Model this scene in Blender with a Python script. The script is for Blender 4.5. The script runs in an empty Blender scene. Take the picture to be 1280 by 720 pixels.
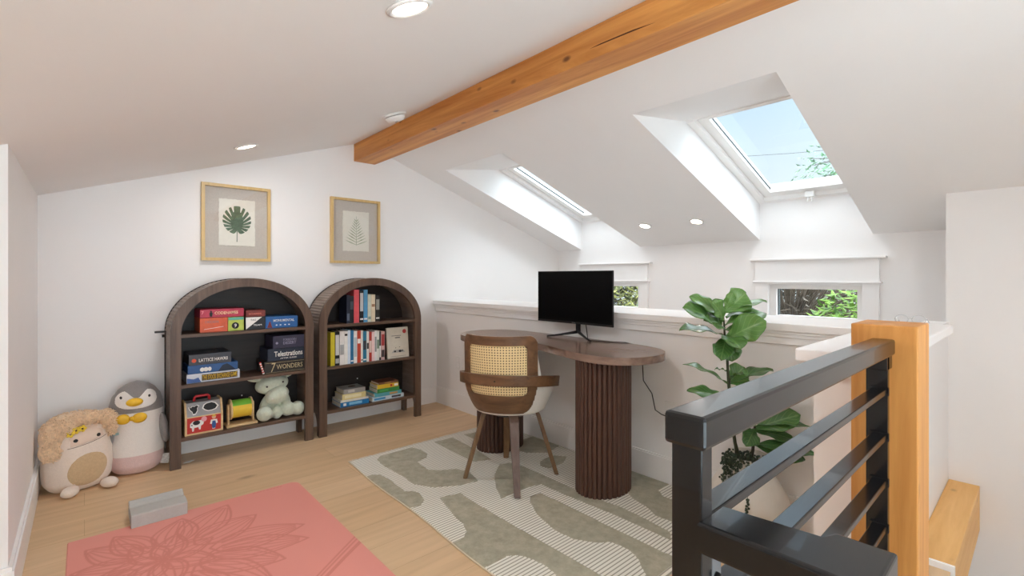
import bpy, bmesh, math, random
from mathutils import Vector, Matrix, noise
PI = math.pi
C = bpy.context.scene.collection
scene = bpy.context.scene
random.seed(7)

# ------------------------------------------------------------------ camera
cam_d = bpy.data.cameras.new('camera'); cam = bpy.data.objects.new('camera', cam_d); C.objects.link(cam)
cam.location = (0, 0, 1.15)
cam.rotation_euler = (PI/2, 0, -math.radians(41.84))
cam_d.sensor_width = 36; cam_d.lens = 597/1280*36
cam_d.shift_y = -(360-346.5)/1280
cam_d.clip_start = 0.02
scene.camera = cam

# ------------------------------------------------------------------ light of the place
scene.view_settings.view_transform = 'Standard'
scene.view_settings.look = 'None'
scene.view_settings.gamma = 1
scene.view_settings.use_curve_mapping = False
scene.view_settings.exposure = 0.27
scene.cycles.max_bounces = 14
scene.cycles.diffuse_bounces = 10
scene.cycles.transparent_max_bounces = 16
SKY_MID, SKY_HIGH = 0.88, 4.4                    # brightness of the sky up to 30 degrees, at the zenith
# added fill glows behind the viewer, in sky and below horizon: direction, strength, narrowness
GLOWS = (((0.35, -0.78, 0.50), 5.0, 3.0), ((0.0, -0.60, -0.80), 26.0, 4.0))
LAMP_W = 4.2                                     # each recessed ceiling light

w = bpy.data.worlds.new('sky'); scene.world = w; w.use_nodes = True
nt = w.node_tree; nt.nodes.clear()
tc = nt.nodes.new('ShaderNodeTexCoord'); sep = nt.nodes.new('ShaderNodeSeparateXYZ')
nt.links.new(tc.outputs['Generated'], sep.inputs[0])
r1 = nt.nodes.new('ShaderNodeValToRGB'); e = r1.color_ramp.elements
e[0].position = 0.0; e[0].color = (0.84, 0.95, 1.0, 1)
e[1].position = 0.45; e[1].color = (0.62, 0.83, 1.0, 1)
x = r1.color_ramp.elements.new(0.14); x.color = (0.82, 0.95, 1.0, 1)
x = r1.color_ramp.elements.new(0.32); x.color = (0.60, 0.81, 0.98, 1)
x = r1.color_ramp.elements.new(0.62); x.color = (0.90, 0.96, 1.0, 1)
r2 = nt.nodes.new('ShaderNodeMapRange')
r2.inputs['From Min'].default_value = 0.36; r2.inputs['From Max'].default_value = 0.60
r2.inputs['To Min'].default_value = SKY_MID; r2.inputs['To Max'].default_value = SKY_HIGH
bg = nt.nodes.new('ShaderNodeBackground'); out = nt.nodes.new('ShaderNodeOutputWorld')
nt.links.new(sep.outputs['Z'], r1.inputs[0]); nt.links.new(sep.outputs['Z'], r2.inputs['Value'])
nt.links.new(r1.outputs[0], bg.inputs[0]); nt.links.new(r2.outputs[0], bg.inputs[1])
last = bg.outputs[0]
for gdir, gstr, gpow in GLOWS:
    dt = nt.nodes.new('ShaderNodeVectorMath'); dt.operation = 'DOT_PRODUCT'; dt.inputs[1].default_value = Vector(gdir).normalized()
    nt.links.new(tc.outputs['Generated'], dt.inputs[0])
    mxn = nt.nodes.new('ShaderNodeMath'); mxn.operation = 'MAXIMUM'; mxn.inputs[1].default_value = 0; nt.links.new(dt.outputs['Value'], mxn.inputs[0])
    pw = nt.nodes.new('ShaderNodeMath'); pw.operation = 'POWER'; pw.inputs[1].default_value = gpow; nt.links.new(mxn.outputs[0], pw.inputs[0])
    gm = nt.nodes.new('ShaderNodeMath'); gm.operation = 'MULTIPLY'; gm.inputs[1].default_value = gstr; nt.links.new(pw.outputs[0], gm.inputs[0])
    bg2 = nt.nodes.new('ShaderNodeBackground'); bg2.inputs[0].default_value = (0.75, 0.905, 1.0, 1); nt.links.new(gm.outputs[0], bg2.inputs[1])
    ads = nt.nodes.new('ShaderNodeAddShader'); nt.links.new(last, ads.inputs[0]); nt.links.new(bg2.outputs[0], ads.inputs[1]); last = ads.outputs[0]
nt.links.new(last, out.inputs[0])

# ------------------------------------------------------------------ helpers
def lin(c):
    return tuple(((v/255)/12.92 if v/255 <= 0.04045 else ((v/255+0.055)/1.055)**2.4) for v in c) + (1,)
class Mat:
    pass
def new_mat(name):
    m = bpy.data.materials.new(name); m.use_nodes = True
    return m, m.node_tree, m.node_tree.nodes['Principled BSDF']
_cache = {}
def plain(name, rgb, rough=0.6, metal=0.0, var=0.04, scale=30.0, bump=0.0, bscale=200.0, sheen=0.0, coat=0.0, spec=0.5):
    """a procedural material: one colour with a slight noise in it"""
    key = (name, rgb, rough, metal, var, scale, bump)
    if key in _cache: return _cache[key]
    m, t, b = new_mat(name)
    b.inputs['Roughness'].default_value = rough; b.inputs['Metallic'].default_value = metal
    b.inputs['Specular IOR Level'].default_value = spec
    if sheen: b.inputs['Sheen Weight'].default_value = sheen
    if coat: b.inputs['Coat Weight'].default_value = coat
    co = t.nodes.new('ShaderNodeTexCoord')
    n = t.nodes.new('ShaderNodeTexNoise'); n.inputs['Scale'].default_value = scale
    t.links.new(co.outputs['Object'], n.inputs['Vector'])
    r = t.nodes.new('ShaderNodeValToRGB'); c = lin(rgb)
    r.color_ramp.elements[0].position = 0.3; r.color_ramp.elements[1].position = 0.7
    r.color_ramp.elements[0].color = tuple(max(0, v*(1-var)) for v in c[:3]) + (1,)
    r.color_ramp.elements[1].color = tuple(min(1, v*(1+var)) for v in c[:3]) + (1,)
    t.links.new(n.outputs['Fac'], r.inputs[0]); t.links.new(r.outputs[0], b.inputs['Base Color'])
    if bump:
        n2 = t.nodes.new('ShaderNodeTexNoise'); n2.inputs['Scale'].default_value = bscale
        t.links.new(co.outputs['Object'], n2.inputs['Vector'])
        bp = t.nodes.new('ShaderNodeBump'); bp.inputs['Strength'].default_value = bump; bp.inputs['Distance'].default_value = 0.004
        t.links.new(n2.outputs['Fac'], bp.inputs['Height']); t.links.new(bp.outputs[0], b.inputs['Normal'])
    _cache[key] = m
    return m
def wood(name, dark, light, axis='X', rough=0.45, grain=18.0, stretch=14.0, knots=0.0, bump=0.1):
    """grain running along one axis; knots as dark round spots when asked for"""
    m, t, b = new_mat(name)
    b.inputs['Roughness'].default_value = rough
    co = t.nodes.new('ShaderNodeTexCoord'); mp = t.nodes.new('ShaderNodeMapping')
    s = [grain]*3; s['XYZ'.index(axis)] = grain/stretch
    mp.inputs['Scale'].default_value = s
    t.links.new(co.outputs['Object'], mp.inputs['Vector'])
    n = t.nodes.new('ShaderNodeTexNoise'); n.inputs['Scale'].default_value = 1.0; n.inputs['Detail'].default_value = 6; n.inputs['Roughness'].default_value = 0.65; n.inputs['Distortion'].default_value = 0.6
    t.links.new(mp.outputs[0], n.inputs['Vector'])
    r = t.nodes.new('ShaderNodeValToRGB'); r.color_ramp.elements[0].position = 0.3; r.color_ramp.elements[1].position = 0.68
    r.color_ramp.elements[0].color = lin(dark); r.color_ramp.elements[1].color = lin(light)
    t.links.new(n.outputs['Fac'], r.inputs[0])
    last = r.outputs[0]
    if knots:
        mp2 = t.nodes.new('ShaderNodeMapping'); s2 = [8.0]*3; s2['XYZ'.index(axis)] = 4.2
        mp2.inputs['Scale'].default_value = s2; t.links.new(co.outputs['Object'], mp2.inputs['Vector'])
        v = t.nodes.new('ShaderNodeTexVoronoi'); v.inputs['Scale'].default_value = 1.0
        t.links.new(mp2.outputs[0], v.inputs['Vector'])
        kr = t.nodes.new('ShaderNodeValToRGB'); kr.color_ramp.elements[0].position = 0.05; kr.color_ramp.elements[1].position = 0.13
        kr.color_ramp.elements[0].color = (1, 1, 1, 1); kr.color_ramp.elements[1].color = (0, 0, 0, 1)
        t.links.new(v.outputs['Distance'], kr.inputs[0])
        mu = t.nodes.new('ShaderNodeMath'); mu.operation = 'MULTIPLY'; mu.inputs[1].default_value = knots
        t.links.new(kr.outputs[0], mu.inputs[0])
        mx = t.nodes.new('ShaderNodeMixRGB'); t.links.new(mu.outputs[0], mx.inputs[0]); t.links.new(last, mx.inputs[1])
        mx.inputs[2].default_value = lin((96, 52, 22)); last = mx.outputs[0]
    t.links.new(last, b.inputs['Base Color'])
    if bump:
        bp = t.nodes.new('ShaderNodeBump'); bp.inputs['Strength'].default_value = bump; bp.inputs['Distance'].default_value = 0.002
        t.links.new(n.outputs['Fac'], bp.inputs['Height']); t.links.new(bp.outputs[0], b.inputs['Normal'])
    return m
def emit(name, rgb, strength):
    m, t, b = new_mat(name)
    b.inputs['Base Color'].default_value = lin(rgb); b.inputs['Emission Color'].default_value = lin(rgb); b.inputs['Emission Strength'].default_value = strength
    return m
def glass(name, refl=1.0):
    m, t, b = new_mat(name); t.nodes.remove(b)
    tr = t.nodes.new('ShaderNodeBsdfTransparent'); tr.inputs[0].default_value = (0.97, 0.98, 0.98, 1)
    gl = t.nodes.new('ShaderNodeBsdfGlossy'); gl.inputs['Roughness'].default_value = 0.02
    fr = t.nodes.new('ShaderNodeFresnel'); ge = t.nodes.new('ShaderNodeNewGeometry')      # the same reflectance from both sides of the pane
    ir = t.nodes.new('ShaderNodeMath'); ir.operation = 'MULTIPLY_ADD'; ir.inputs[1].default_value = 1/1.5-1.5; ir.inputs[2].default_value = 1.5
    t.links.new(ge.outputs['Backfacing'], ir.inputs[0]); t.links.new(ir.outputs[0], fr.inputs['IOR'])
    mu = t.nodes.new('ShaderNodeMath'); mu.operation = 'MULTIPLY'; mu.inputs[1].default_value = refl; mu.use_clamp = True; t.links.new(fr.outputs[0], mu.inputs[0])
    mx = t.nodes.new('ShaderNodeMixShader'); t.links.new(mu.outputs[0], mx.inputs[0]); t.links.new(tr.outputs[0], mx.inputs[1]); t.links.new(gl.outputs[0], mx.inputs[2])
    t.links.new(mx.outputs[0], t.nodes['Material Output'].inputs[0])
    return m

class MB:
    """collects shapes in world coordinates and links them as one mesh object"""
    def __init__(s): s.bm = bmesh.new(); s.mi = 0
    def _merge(s, b2, M=None):
        if M is not None: b2.transform(M)
        vm = {}
        for v in b2.verts: vm[v] = s.bm.verts.new(v.co)
        for f in b2.faces:
            try: nf = s.bm.faces.new([vm[v] for v in f.verts]); nf.material_index = s.mi; nf.smooth = f.smooth
            except ValueError: pass
        b2.free()
    def box(s, lo, hi, bev=0.0, M=None, seg=2):
        b = bmesh.new(); bmesh.ops.create_cube(b, size=1)
        for v in b.verts:
            v.co = Vector([lo[i] + (v.co[i]+0.5)*(hi[i]-lo[i]) for i in range(3)])
        if bev: bmesh.ops.bevel(b, geom=b.edges[:], offset=bev, segments=seg, affect='EDGES', profile=0.5)
        s._merge(b, M); return s
    def poly(s, pts):
        try: f = s.bm.faces.new([s.bm.verts.new(p) for p in pts]); f.material_index = s.mi
        except ValueError: pass
        return s
    def prism(s, pts, a, b, axis='Z', bev=0.0, M=None, smooth=False):
        """polygon in the two other axes, pushed from a to b along axis"""
        B = bmesh.new()
        def mk(p, h): return {'Z': (p[0], p[1], h), 'Y': (p[0], h, p[1]), 'X': (h, p[0], p[1])}[axis]
        lo = [B.verts.new(mk(p, a)) for p in pts]; hi = [B.verts.new(mk(p, b)) for p in pts]
        n = len(pts)
        f1 = B.faces.new(lo); f2 = B.faces.new(hi[::-1])
        for i in range(n):
            f = B.faces.new([lo[i], hi[i], hi[(i+1) % n], lo[(i+1) % n]]); f.smooth = smooth
        if bev:
            ed = [e for e in B.edges if (e in f1.edges or e in f2.edges)] if False else list({e for f in (f1, f2) for e in f.edges})
            bmesh.ops.bevel(B, geom=ed, offset=bev, segments=3, affect='EDGES', profile=0.5)
        bmesh.ops.recalc_face_normals(B, faces=B.faces[:])
        s._merge(B, M); return s
    def ring(s, outer, inner, a, b, axis='Y', closed=False, M=None):
        """band between two open paths of equal length, pushed along axis"""
        B = bmesh.new()
        def mk(p, h): return {'Z': (p[0], p[1], h), 'Y': (p[0], h, p[1]), 'X': (h, p[0], p[1])}[axis]
        R = [[B.verts.new(mk(p, h)) for p in path] for path in (outer, inner) for h in (a, b)]
        n = len(outer); rng = range(n if closed else n-1)
        for i in rng:
            j = (i+1) % n
            B.faces.new([R[0][i], R[0][j], R[2][j], R[2][i]]); B.faces.new([R[1][i], R[3][i], R[3][j], R[1][j]])
            f = B.faces.new([R[0][i], R[1][i], R[1][j], R[0][j]]); g = B.faces.new([R[2][i], R[2][j], R[3][j], R[3][i]])
        if not closed:
            for i in (0, n-1): B.faces.new([R[0][i], R[2][i], R[3][i], R[1][i]])
        bmesh.ops.recalc_face_normals(B, faces=B.faces[:])
        s._merge(B, M); return s
    def tube(s, pts, r, n=8, caps=True, smooth=True):
        pts = [Vector(p) for p in pts]; rr = r if isinstance(r, (list, tuple)) else [r]*len(pts)
        rings = []; up = Vector((0, 0, 1))
        prev = None
        for i, p in enumerate(pts):
            d = (pts[min(i+1, len(pts)-1)] - pts[max(i-1, 0)]).normalized()
            if prev is None:
                a = d.cross(up)
                if a.length < 1e-3: a = d.cross(Vector((1, 0, 0)))
            else: a = prev - d*prev.dot(d)
            a.normalize(); prev = a; bb = d.cross(a)
            rings.append([s.bm.verts.new(p + (a*math.cos(2*PI*k/n) + bb*math.sin(2*PI*k/n))*rr[i]) for k in range(n)])
        for i in range(len(rings)-1):
            for k in range(n):
                f = s.bm.faces.new([rings[i][k], rings[i][(k+1) % n], rings[i+1][(k+1) % n], rings[i+1][k]]); f.material_index = s.mi; f.smooth = smooth
        if caps:
            for q in (rings[0][::-1], rings[-1]):
                f = s.bm.faces.new(q); f.material_index = s.mi
        return s
    def lathe(s, prof, c=(0, 0, 0), n=32, M=None, sx=1, sy=1, smooth=True):
        B = bmesh.new(); R = []
        for r, z in prof:
            if r < 1e-6: R.append([B.verts.new((0, 0, z))])
            else: R.append([B.verts.new((r*sx*math.cos(2*PI*k/n), r*sy*math.sin(2*PI*k/n), z)) for k in range(n)])
        for a, b in zip(R, R[1:]):
            for k in range(n):
                j = (k+1) % n
                q = [a[k % len(a)], a[j % len(a)], b[j % len(b)], b[k % len(b)]]
                u = []
                for v in q:
                    if v not in u: u.append(v)
                if len(u) > 2:
                    f = B.faces.new(u); f.smooth = smooth
        for q in (R[0], R[-1]):
            if len(q) > 2:
                try: B.faces.new(q)
                except ValueError: pass
        bmesh.ops.recalc_face_normals(B, faces=B.faces[:])
        M2 = Matrix.Translation(c); 
        if M is not None: M2 = M2 @ M
        s._merge(B, M2); return s
    def ball(s, c, r, M=None, u=20, v=12):
        B = bmesh.new(); bmesh.ops.create_uvsphere(B, u_segments=u, v_segments=v, radius=1)
        for f in B.faces: f.smooth = True
        r = (r, r, r) if not isinstance(r, (tuple, list)) else r
        M2 = Matrix.Translation(c) @ (M if M is not None else Matrix.Identity(4)) @ Matrix.Diagonal((*r, 1))
        s._merge(B, M2); return s
    def build(s, name, mats, parent=None, label=None, M=None, kind=None, smooth=None):
        if M is not None: s.bm.transform(M)
        if parent is not None:
            o, off, loc_ = parent, Vector(), False
            while o is not None:
                off += o.location; loc_ = loc_ or o.get('_local'); o = o.parent
            if not loc_: s.bm.transform(Matrix.Translation(-off))
        me = bpy.data.meshes.new(name); s.bm.to_mesh(me); s.bm.free()
        if smooth is not None:
            for p in me.polygons: p.use_smooth = smooth
        o = bpy.data.objects.new(name, me); C.objects.link(o)
        for m in (mats if isinstance(mats, (list, tuple)) else [mats]): me.materials.append(m)
        if parent is not None: o.parent = parent
        if label: o['label'] = label
        if kind: o['kind'] = kind
        return o
def tag(o, label, cat, group=None):
    o['label'] = label; o['category'] = cat
    if group: o['group'] = group
    return o
def thing(name, label, cat, loc=(0, 0, 0), group=None, rz=0.0):
    o = bpy.data.objects.new(name, None); C.objects.link(o); o.empty_display_size = 0.05
    o.location = loc; o.rotation_euler = (0, 0, rz)
    return tag(o, label, cat, group)
def struct(name, mb, m): return mb.build(name, m, kind='structure')
def rot(axis, deg): return Matrix.Rotation(math.radians(deg), 4, axis)
def T(x, y, z): return Matrix.Translation((x, y, z))
def rrect(x0, z0, x1, z1, r, n=5):
    o = []
    for cx, cz, a0 in ((x1-r, z1-r, 0), (x0+r, z1-r, 90), (x0+r, z0+r, 180), (x1-r, z0+r, 270)):
        for k in range(n+1):
            a = math.radians(a0 + 90*k/n); o.append((cx + r*math.cos(a), cz + r*math.sin(a)))
    return o
def text(s, x, z, y, height, mat, parent, width=None, name='lettering', bold=0.0, align='LEFT', M=None, label=None, shear=0.0):
    """lettering on a face that looks towards -y: lower-left corner at (x, y, z)"""
    cu = bpy.data.curves.new('t', 'FONT'); cu.body = s; cu.size = 1; cu.extrude = 0.0; cu.offset = bold; cu.resolution_u = 2; cu.shear = shear
    to = bpy.data.objects.new('t', cu); C.objects.link(to)
    dg = bpy.context.evaluated_depsgraph_get(); me = bpy.data.meshes.new_from_object(to.evaluated_get(dg))
    bpy.data.objects.remove(to)
    xs = [v.co.x for v in me.vertices]; ys = [v.co.y for v in me.vertices]
    x0, x1, y0, y1 = min(xs), max(xs), min(ys), max(ys)
    sz = height/(y1-y0); sx = (width/(x1-x0)) if width else sz
    A = Matrix(((sx, 0, 0, x - x0*sx), (0, 0, 0, y-0.0008), (0, sz, 0, z - y0*sz), (0, 0, 0, 1)))
    if M is not None: A = M @ A
    b = MB(); b.bm.from_mesh(me); bpy.data.meshes.remove(me)
    b.bm.transform(A)
    g = bmesh.ops.extrude_face_region(b.bm, geom=b.bm.faces[:])
    bmesh.ops.translate(b.bm, verts=[v for v in g['geom'] if isinstance(v, bmesh.types.BMVert)], vec=((M.to_3x3() if M is not None else Matrix.Identity(3)) @ Vector((0, 0.0007, 0))))
    return b.build(name, mat, parent, label)
def blob(name, balls, mat, parent, voxel=0.008, smooth_it=6, label=None):
    """soft body: overlapping ellipsoids welded into one continuous surface"""
    b = MB()
    for c, r, *m in balls: b.ball(c, r, m[0] if m else None)
    o = b.build(name, mat, parent, label)
    md = o.modifiers.new('r', 'REMESH'); md.mode = 'VOXEL'; md.voxel_size = voxel; md.use_smooth_shade = True
    sm = o.modifiers.new('s', 'SMOOTH'); sm.iterations = smooth_it; sm.factor = 0.5
    bpy.context.view_layer.update()
    dg = bpy.context.evaluated_depsgraph_get(); me = bpy.data.meshes.new_from_object(o.evaluated_get(dg))
    o.modifiers.clear(); old = o.data; o.data = me; bpy.data.meshes.remove(old)
    for p in me.polygons: p.use_smooth = True
    return o

# ------------------------------------------------------------------ materials of the room
PAINT = plain('white wall paint', (238, 236, 235), 0.65, var=0.006, scale=3)
CEILP = plain('white ceiling paint', (237, 235, 234), 0.75, var=0.006, scale=3)
TRIM = plain('white trim paint', (240, 238, 237), 0.4, var=0.006, scale=3)
WHITEPL = plain('white plastic', (235, 234, 232), 0.35, var=0.005)
GLASS = glass('window glass')
OAKBEAM = wood('golden timber', (176, 104, 38), (228, 164, 88), 'Y', 0.5, 14, 18, knots=0.85)
OAKPOST = wood('golden post timber', (186, 120, 54), (218, 156, 84), 'Z', 0.5, 22, 14, knots=0.25)
OAKLEDGE = wood('pale timber', (220, 164, 92), (240, 192, 122), 'X', 0.5, 16, 14, knots=0.3)
BLACKM = plain('black powder coated metal', (18, 18, 20), 0.24, 0.0, var=0.05, scale=60, spec=0.36, coat=0.2)
WALNUT = wood('walnut', (70, 50, 39), (106, 81, 64), 'X', 0.42, 30, 14)
WALNUTV = wood('walnut upright', (76, 56, 45), (110, 86, 70), 'Z', 0.42, 30, 14)
WALNUTD = wood('walnut with painted shade', (30, 22, 19), (48, 36, 30), 'X', 0.5, 26, 12)  # walnut darkened in colour for the shade inside the bookcases
BLACK = plain('black plastic', (18, 18, 19), 0.4, var=0.1)

def floor_mat():
    m, t, b = new_mat('oak plank floor')
    b.inputs['Roughness'].default_value = 0.42
    co = t.nodes.new('ShaderNodeTexCoord')
    br = t.nodes.new('ShaderNodeTexBrick'); br.offset = 0.37; br.squash = 1.0
    br.inputs['Scale'].default_value = 1.0; br.inputs['Brick Width'].default_value = 1.9; br.inputs['Row Height'].default_value = 0.19
    br.inputs['Mortar Size'].default_value = 0.0012; br.inputs['Mortar Smooth'].default_value = 0.3; br.inputs['Bias'].default_value = 0.0
    br.inputs['Color1'].default_value = lin((215, 183, 144)); br.inputs['Color2'].default_value = lin((224, 194, 157)); br.inputs['Mortar'].default_value = lin((190, 155, 117))
    t.links.new(co.outputs['Object'], br.inputs['Vector'])
    mp = t.nodes.new('ShaderNodeMapping'); mp.inputs['Scale'].default_value = (1.1, 13, 1)
    t.links.new(co.outputs['Object'], mp.inputs['Vector'])
    n = t.nodes.new('ShaderNodeTexNoise'); n.inputs['Scale'].default_value = 1.6; n.inputs['Detail'].default_value = 5; n.inputs['Distortion'].default_value = 0.5
    t.links.new(mp.outputs[0], n.inputs['Vector'])
    r = t.nodes.new('ShaderNodeValToRGB'); r.color_ramp.elements[0].position = 0.32; r.color_ramp.elements[1].position = 0.7
    r.color_ramp.elements[0].color = (0.89, 0.87, 0.84, 1); r.color_ramp.elements[1].color = (1.04, 1.035, 1.03, 1)
    t.links.new(n.outputs['Fac'], r.inputs[0])
    mx = t.nodes.new('ShaderNodeMixRGB'); mx.blend_type = 'MULTIPLY'; mx.inputs[0].default_value = 1
    t.links.new(br.outputs[0], mx.inputs[1]); t.links.new(r.outputs[0], mx.inputs[2])
    v = t.nodes.new('ShaderNodeTexVoronoi'); mp2 = t.nodes.new('ShaderNodeMapping'); mp2.inputs['Scale'].default_value = (1.6, 3.6, 1); v.inputs['Scale'].default_value = 1
    t.links.new(co.outputs['Object'], mp2.inputs['Vector']); t.links.new(mp2.outputs[0], v.inputs['Vector'])
    kr = t.nodes.new('ShaderNodeValToRGB'); kr.color_ramp.elements[0].position = 0.03; kr.color_ramp.elements[1].position = 0.10
    kr.color_ramp.elements[0].color = (0.55, 0.55, 0.55, 1); kr.color_ramp.elements[1].color = (0, 0, 0, 1)
    t.links.new(v.outputs['Distance'], kr.inputs[0])
    mk = t.nodes.new('ShaderNodeMixRGB'); t.links.new(kr.outputs[0], mk.inputs[0]); t.links.new(mx.outputs[0], mk.inputs[1]); mk.inputs[2].default_value = lin((140, 100, 66))
    t.links.new(mk.outputs[0], b.inputs['Base Color'])
    return m
FLOOR = floor_mat()

# ------------------------------------------------------------------ the room
YB, XH, XW, XL = 3.756, 2.428, 4.09, -0.195      # back wall, half wall, window wall, left wall
YF, XFAR, ZLOW = -1.9, -1.45, -2.7               # behind the camera, far left, foot of the stairs
RX, RZ, SL = 1.72, 2.262, 0.342                  # ridge and slope of the ceiling
SX, SY = 0.5, 0.247                               # stair opening: x > SX, y < SY
cz = lambda x_: RZ - SL*abs(x_-RX)

b = MB()                                          # floor slab with the stair opening cut out of it
b.box((XFAR-0.1, YF-0.1, -0.22), (SX, YB+0.1, 0)); b.box((SX, SY, -0.22), (2.53, 0.3615, 0)); b.box((SX, 0.3615, -0.22), (2.82, YB+0.1, 0))
struct('floor', b, FLOOR)
b = MB(); b.box((SX-0.1, YF-0.1, ZLOW-0.1), (XW+0.1, YB+0.1, ZLOW)); struct('floor_lower', b, FLOOR)
b = MB()
b.box((SX-0.1, YF-0.1, ZLOW), (SX-0.001, SY, -0.225)); b.box((SX-0.1, SY+0.001, ZLOW), (2.72, SY+0.1, -0.225)); b.box((2.72, SY+0.001, ZLOW), (2.82, YB, -0.225)); struct('wall_stairwell', b, PAINT)

b = MB(); b.prism([(XFAR-0.1, ZLOW), (XW+0.1, ZLOW), (XW+0.1, cz(XW)+0.3), (RX, RZ+0.3), (XFAR-0.1, cz(XFAR)+0.3)], YB, YB+0.1, 'Y'); struct('wall_back', b, PAINT)
GX0, GX1, GZ0, GZ1 = -0.95, 1.60, 0.12, 1.30      # opening for the added fill window behind the viewer
b = MB()
b.prism([(XFAR-0.1, ZLOW), (GX0, ZLOW), (GX0, cz(GX0)+0.3), (XFAR-0.1, cz(XFAR)+0.3)], YF-0.1, YF, 'Y'); b.prism([(GX1, ZLOW), (XW+0.1, ZLOW), (XW+0.1, cz(XW)+0.3), (RX, RZ+0.3), (GX1, cz(GX1)+0.3)], YF-0.1, YF, 'Y')
b.prism([(GX0, ZLOW), (GX1, ZLOW), (GX1, GZ0), (GX0, GZ0)], YF-0.1, YF, 'Y'); b.prism([(GX0, GZ1), (GX1, GZ1), (GX1, cz(GX1)+0.3), (GX0, cz(GX0)+0.3)], YF-0.1, YF, 'Y')
struct('wall_front', b, PAINT)
b = MB(); b.prism([(XFAR, 0), (XL, 0), (XL, cz(XL)+0.01), (XFAR, cz(XFAR)+0.01)], 2.375, YB, 'Y'); struct('wall_left', b, PAINT)
b = MB(); b.box((XFAR-0.1, YF, 0), (XFAR, 2.375, cz(XFAR)+0.05)); struct('wall_far_left', b, PAINT)

# window wall with two openings
WY = [(0.86, 1.479), (0.86+1.812, 1.479+1.812)]; WZ0, WZ1 = 0.80, 1.09
top = cz(XW)+0.30
b = MB()
ys = [YF, WY[0][0], WY[0][1], WY[1][0], WY[1][1], YB]
for i in range(5):
    if i in (1, 3): b.box((XW, ys[i], ZLOW), (XW+0.12, ys[i+1], WZ0)); b.box((XW, ys[i], WZ1), (XW+0.12, ys[i+1], top))
    else: b.box((XW, ys[i], ZLOW), (XW+0.12, ys[i+1], top))
struct('wall_right', b, PAINT)
b = MB(); b.prism([(3.60, ZLOW), (XW, ZLOW), (XW, cz(XW)+0.05), (3.60, cz(3.60)+0.02)], YF, 0.372, 'Y'); struct('wall_stairs', b, PAINT)

# ceilings: left slope, right slope with two deep skylight wells
SKY = [(0.80, 1.55), (0.80+1.872, 1.55+1.868)]; SX0 = 2.295; OFF = 0.30
b = MB(); b.prism([(XFAR-0.1, cz(XFAR-0.1)), (RX, RZ), (RX, RZ+0.2), (XFAR-0.1, cz(XFAR-0.1)+0.2)], YF-0.1, YB+0.1, 'Y'); struct('ceiling_left', b, CEILP)
b = MB()
def slope(x0, x1, y0, y1, o=0.0): b.poly([(x0, y0, cz(x0)+o), (x0, y1, cz(x0)+o), (x1, y1, cz(x1)+o), (x1, y0, cz(x1)+o)])
ys = [YF-0.1, SKY[0][0], SKY[0][1], SKY[1][0], SKY[1][1], YB+0.1]
for i in range(5): slope(RX, SX0 if i in (1, 3) else XW+0.12, ys[i], ys[i+1])
slope(RX, 2.90, YF-0.1, YB+0.1, OFF+0.12)                        # roof deck outside, above the wells
for i in (0, 2, 4): slope(2.90, XW+0.12, ys[i], ys[i+1], OFF+0.12)
X1 = 2.90; XE = XW+0.12
for y0, y1 in SKY:
    zt = 2.158
    b.poly([(SX0, y0, cz(SX0)), (SX0, y1, cz(SX0)), (X1, y1, zt), (X1, y0, zt)])
    for yy in (y0, y1):
        b.poly([(SX0, yy, cz(SX0)), (X1, yy, zt), (XE, yy, cz(XE)+OFF+0.02), (XE, yy, cz(XE))])
        b.poly([(X1, yy, zt), (X1, yy, cz(X1)+OFF+0.12), (XE, yy, cz(XE)+OFF+0.12), (XE, yy, cz(XE)+OFF)])
    b.poly([(X1, y0, zt-0.01), (X1, y1, zt-0.01), (X1, y1, cz(X1)+OFF+0.12), (X1, y0, cz(X1)+OFF+0.12)])
struct('ceiling_right', b, CEILP)

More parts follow.
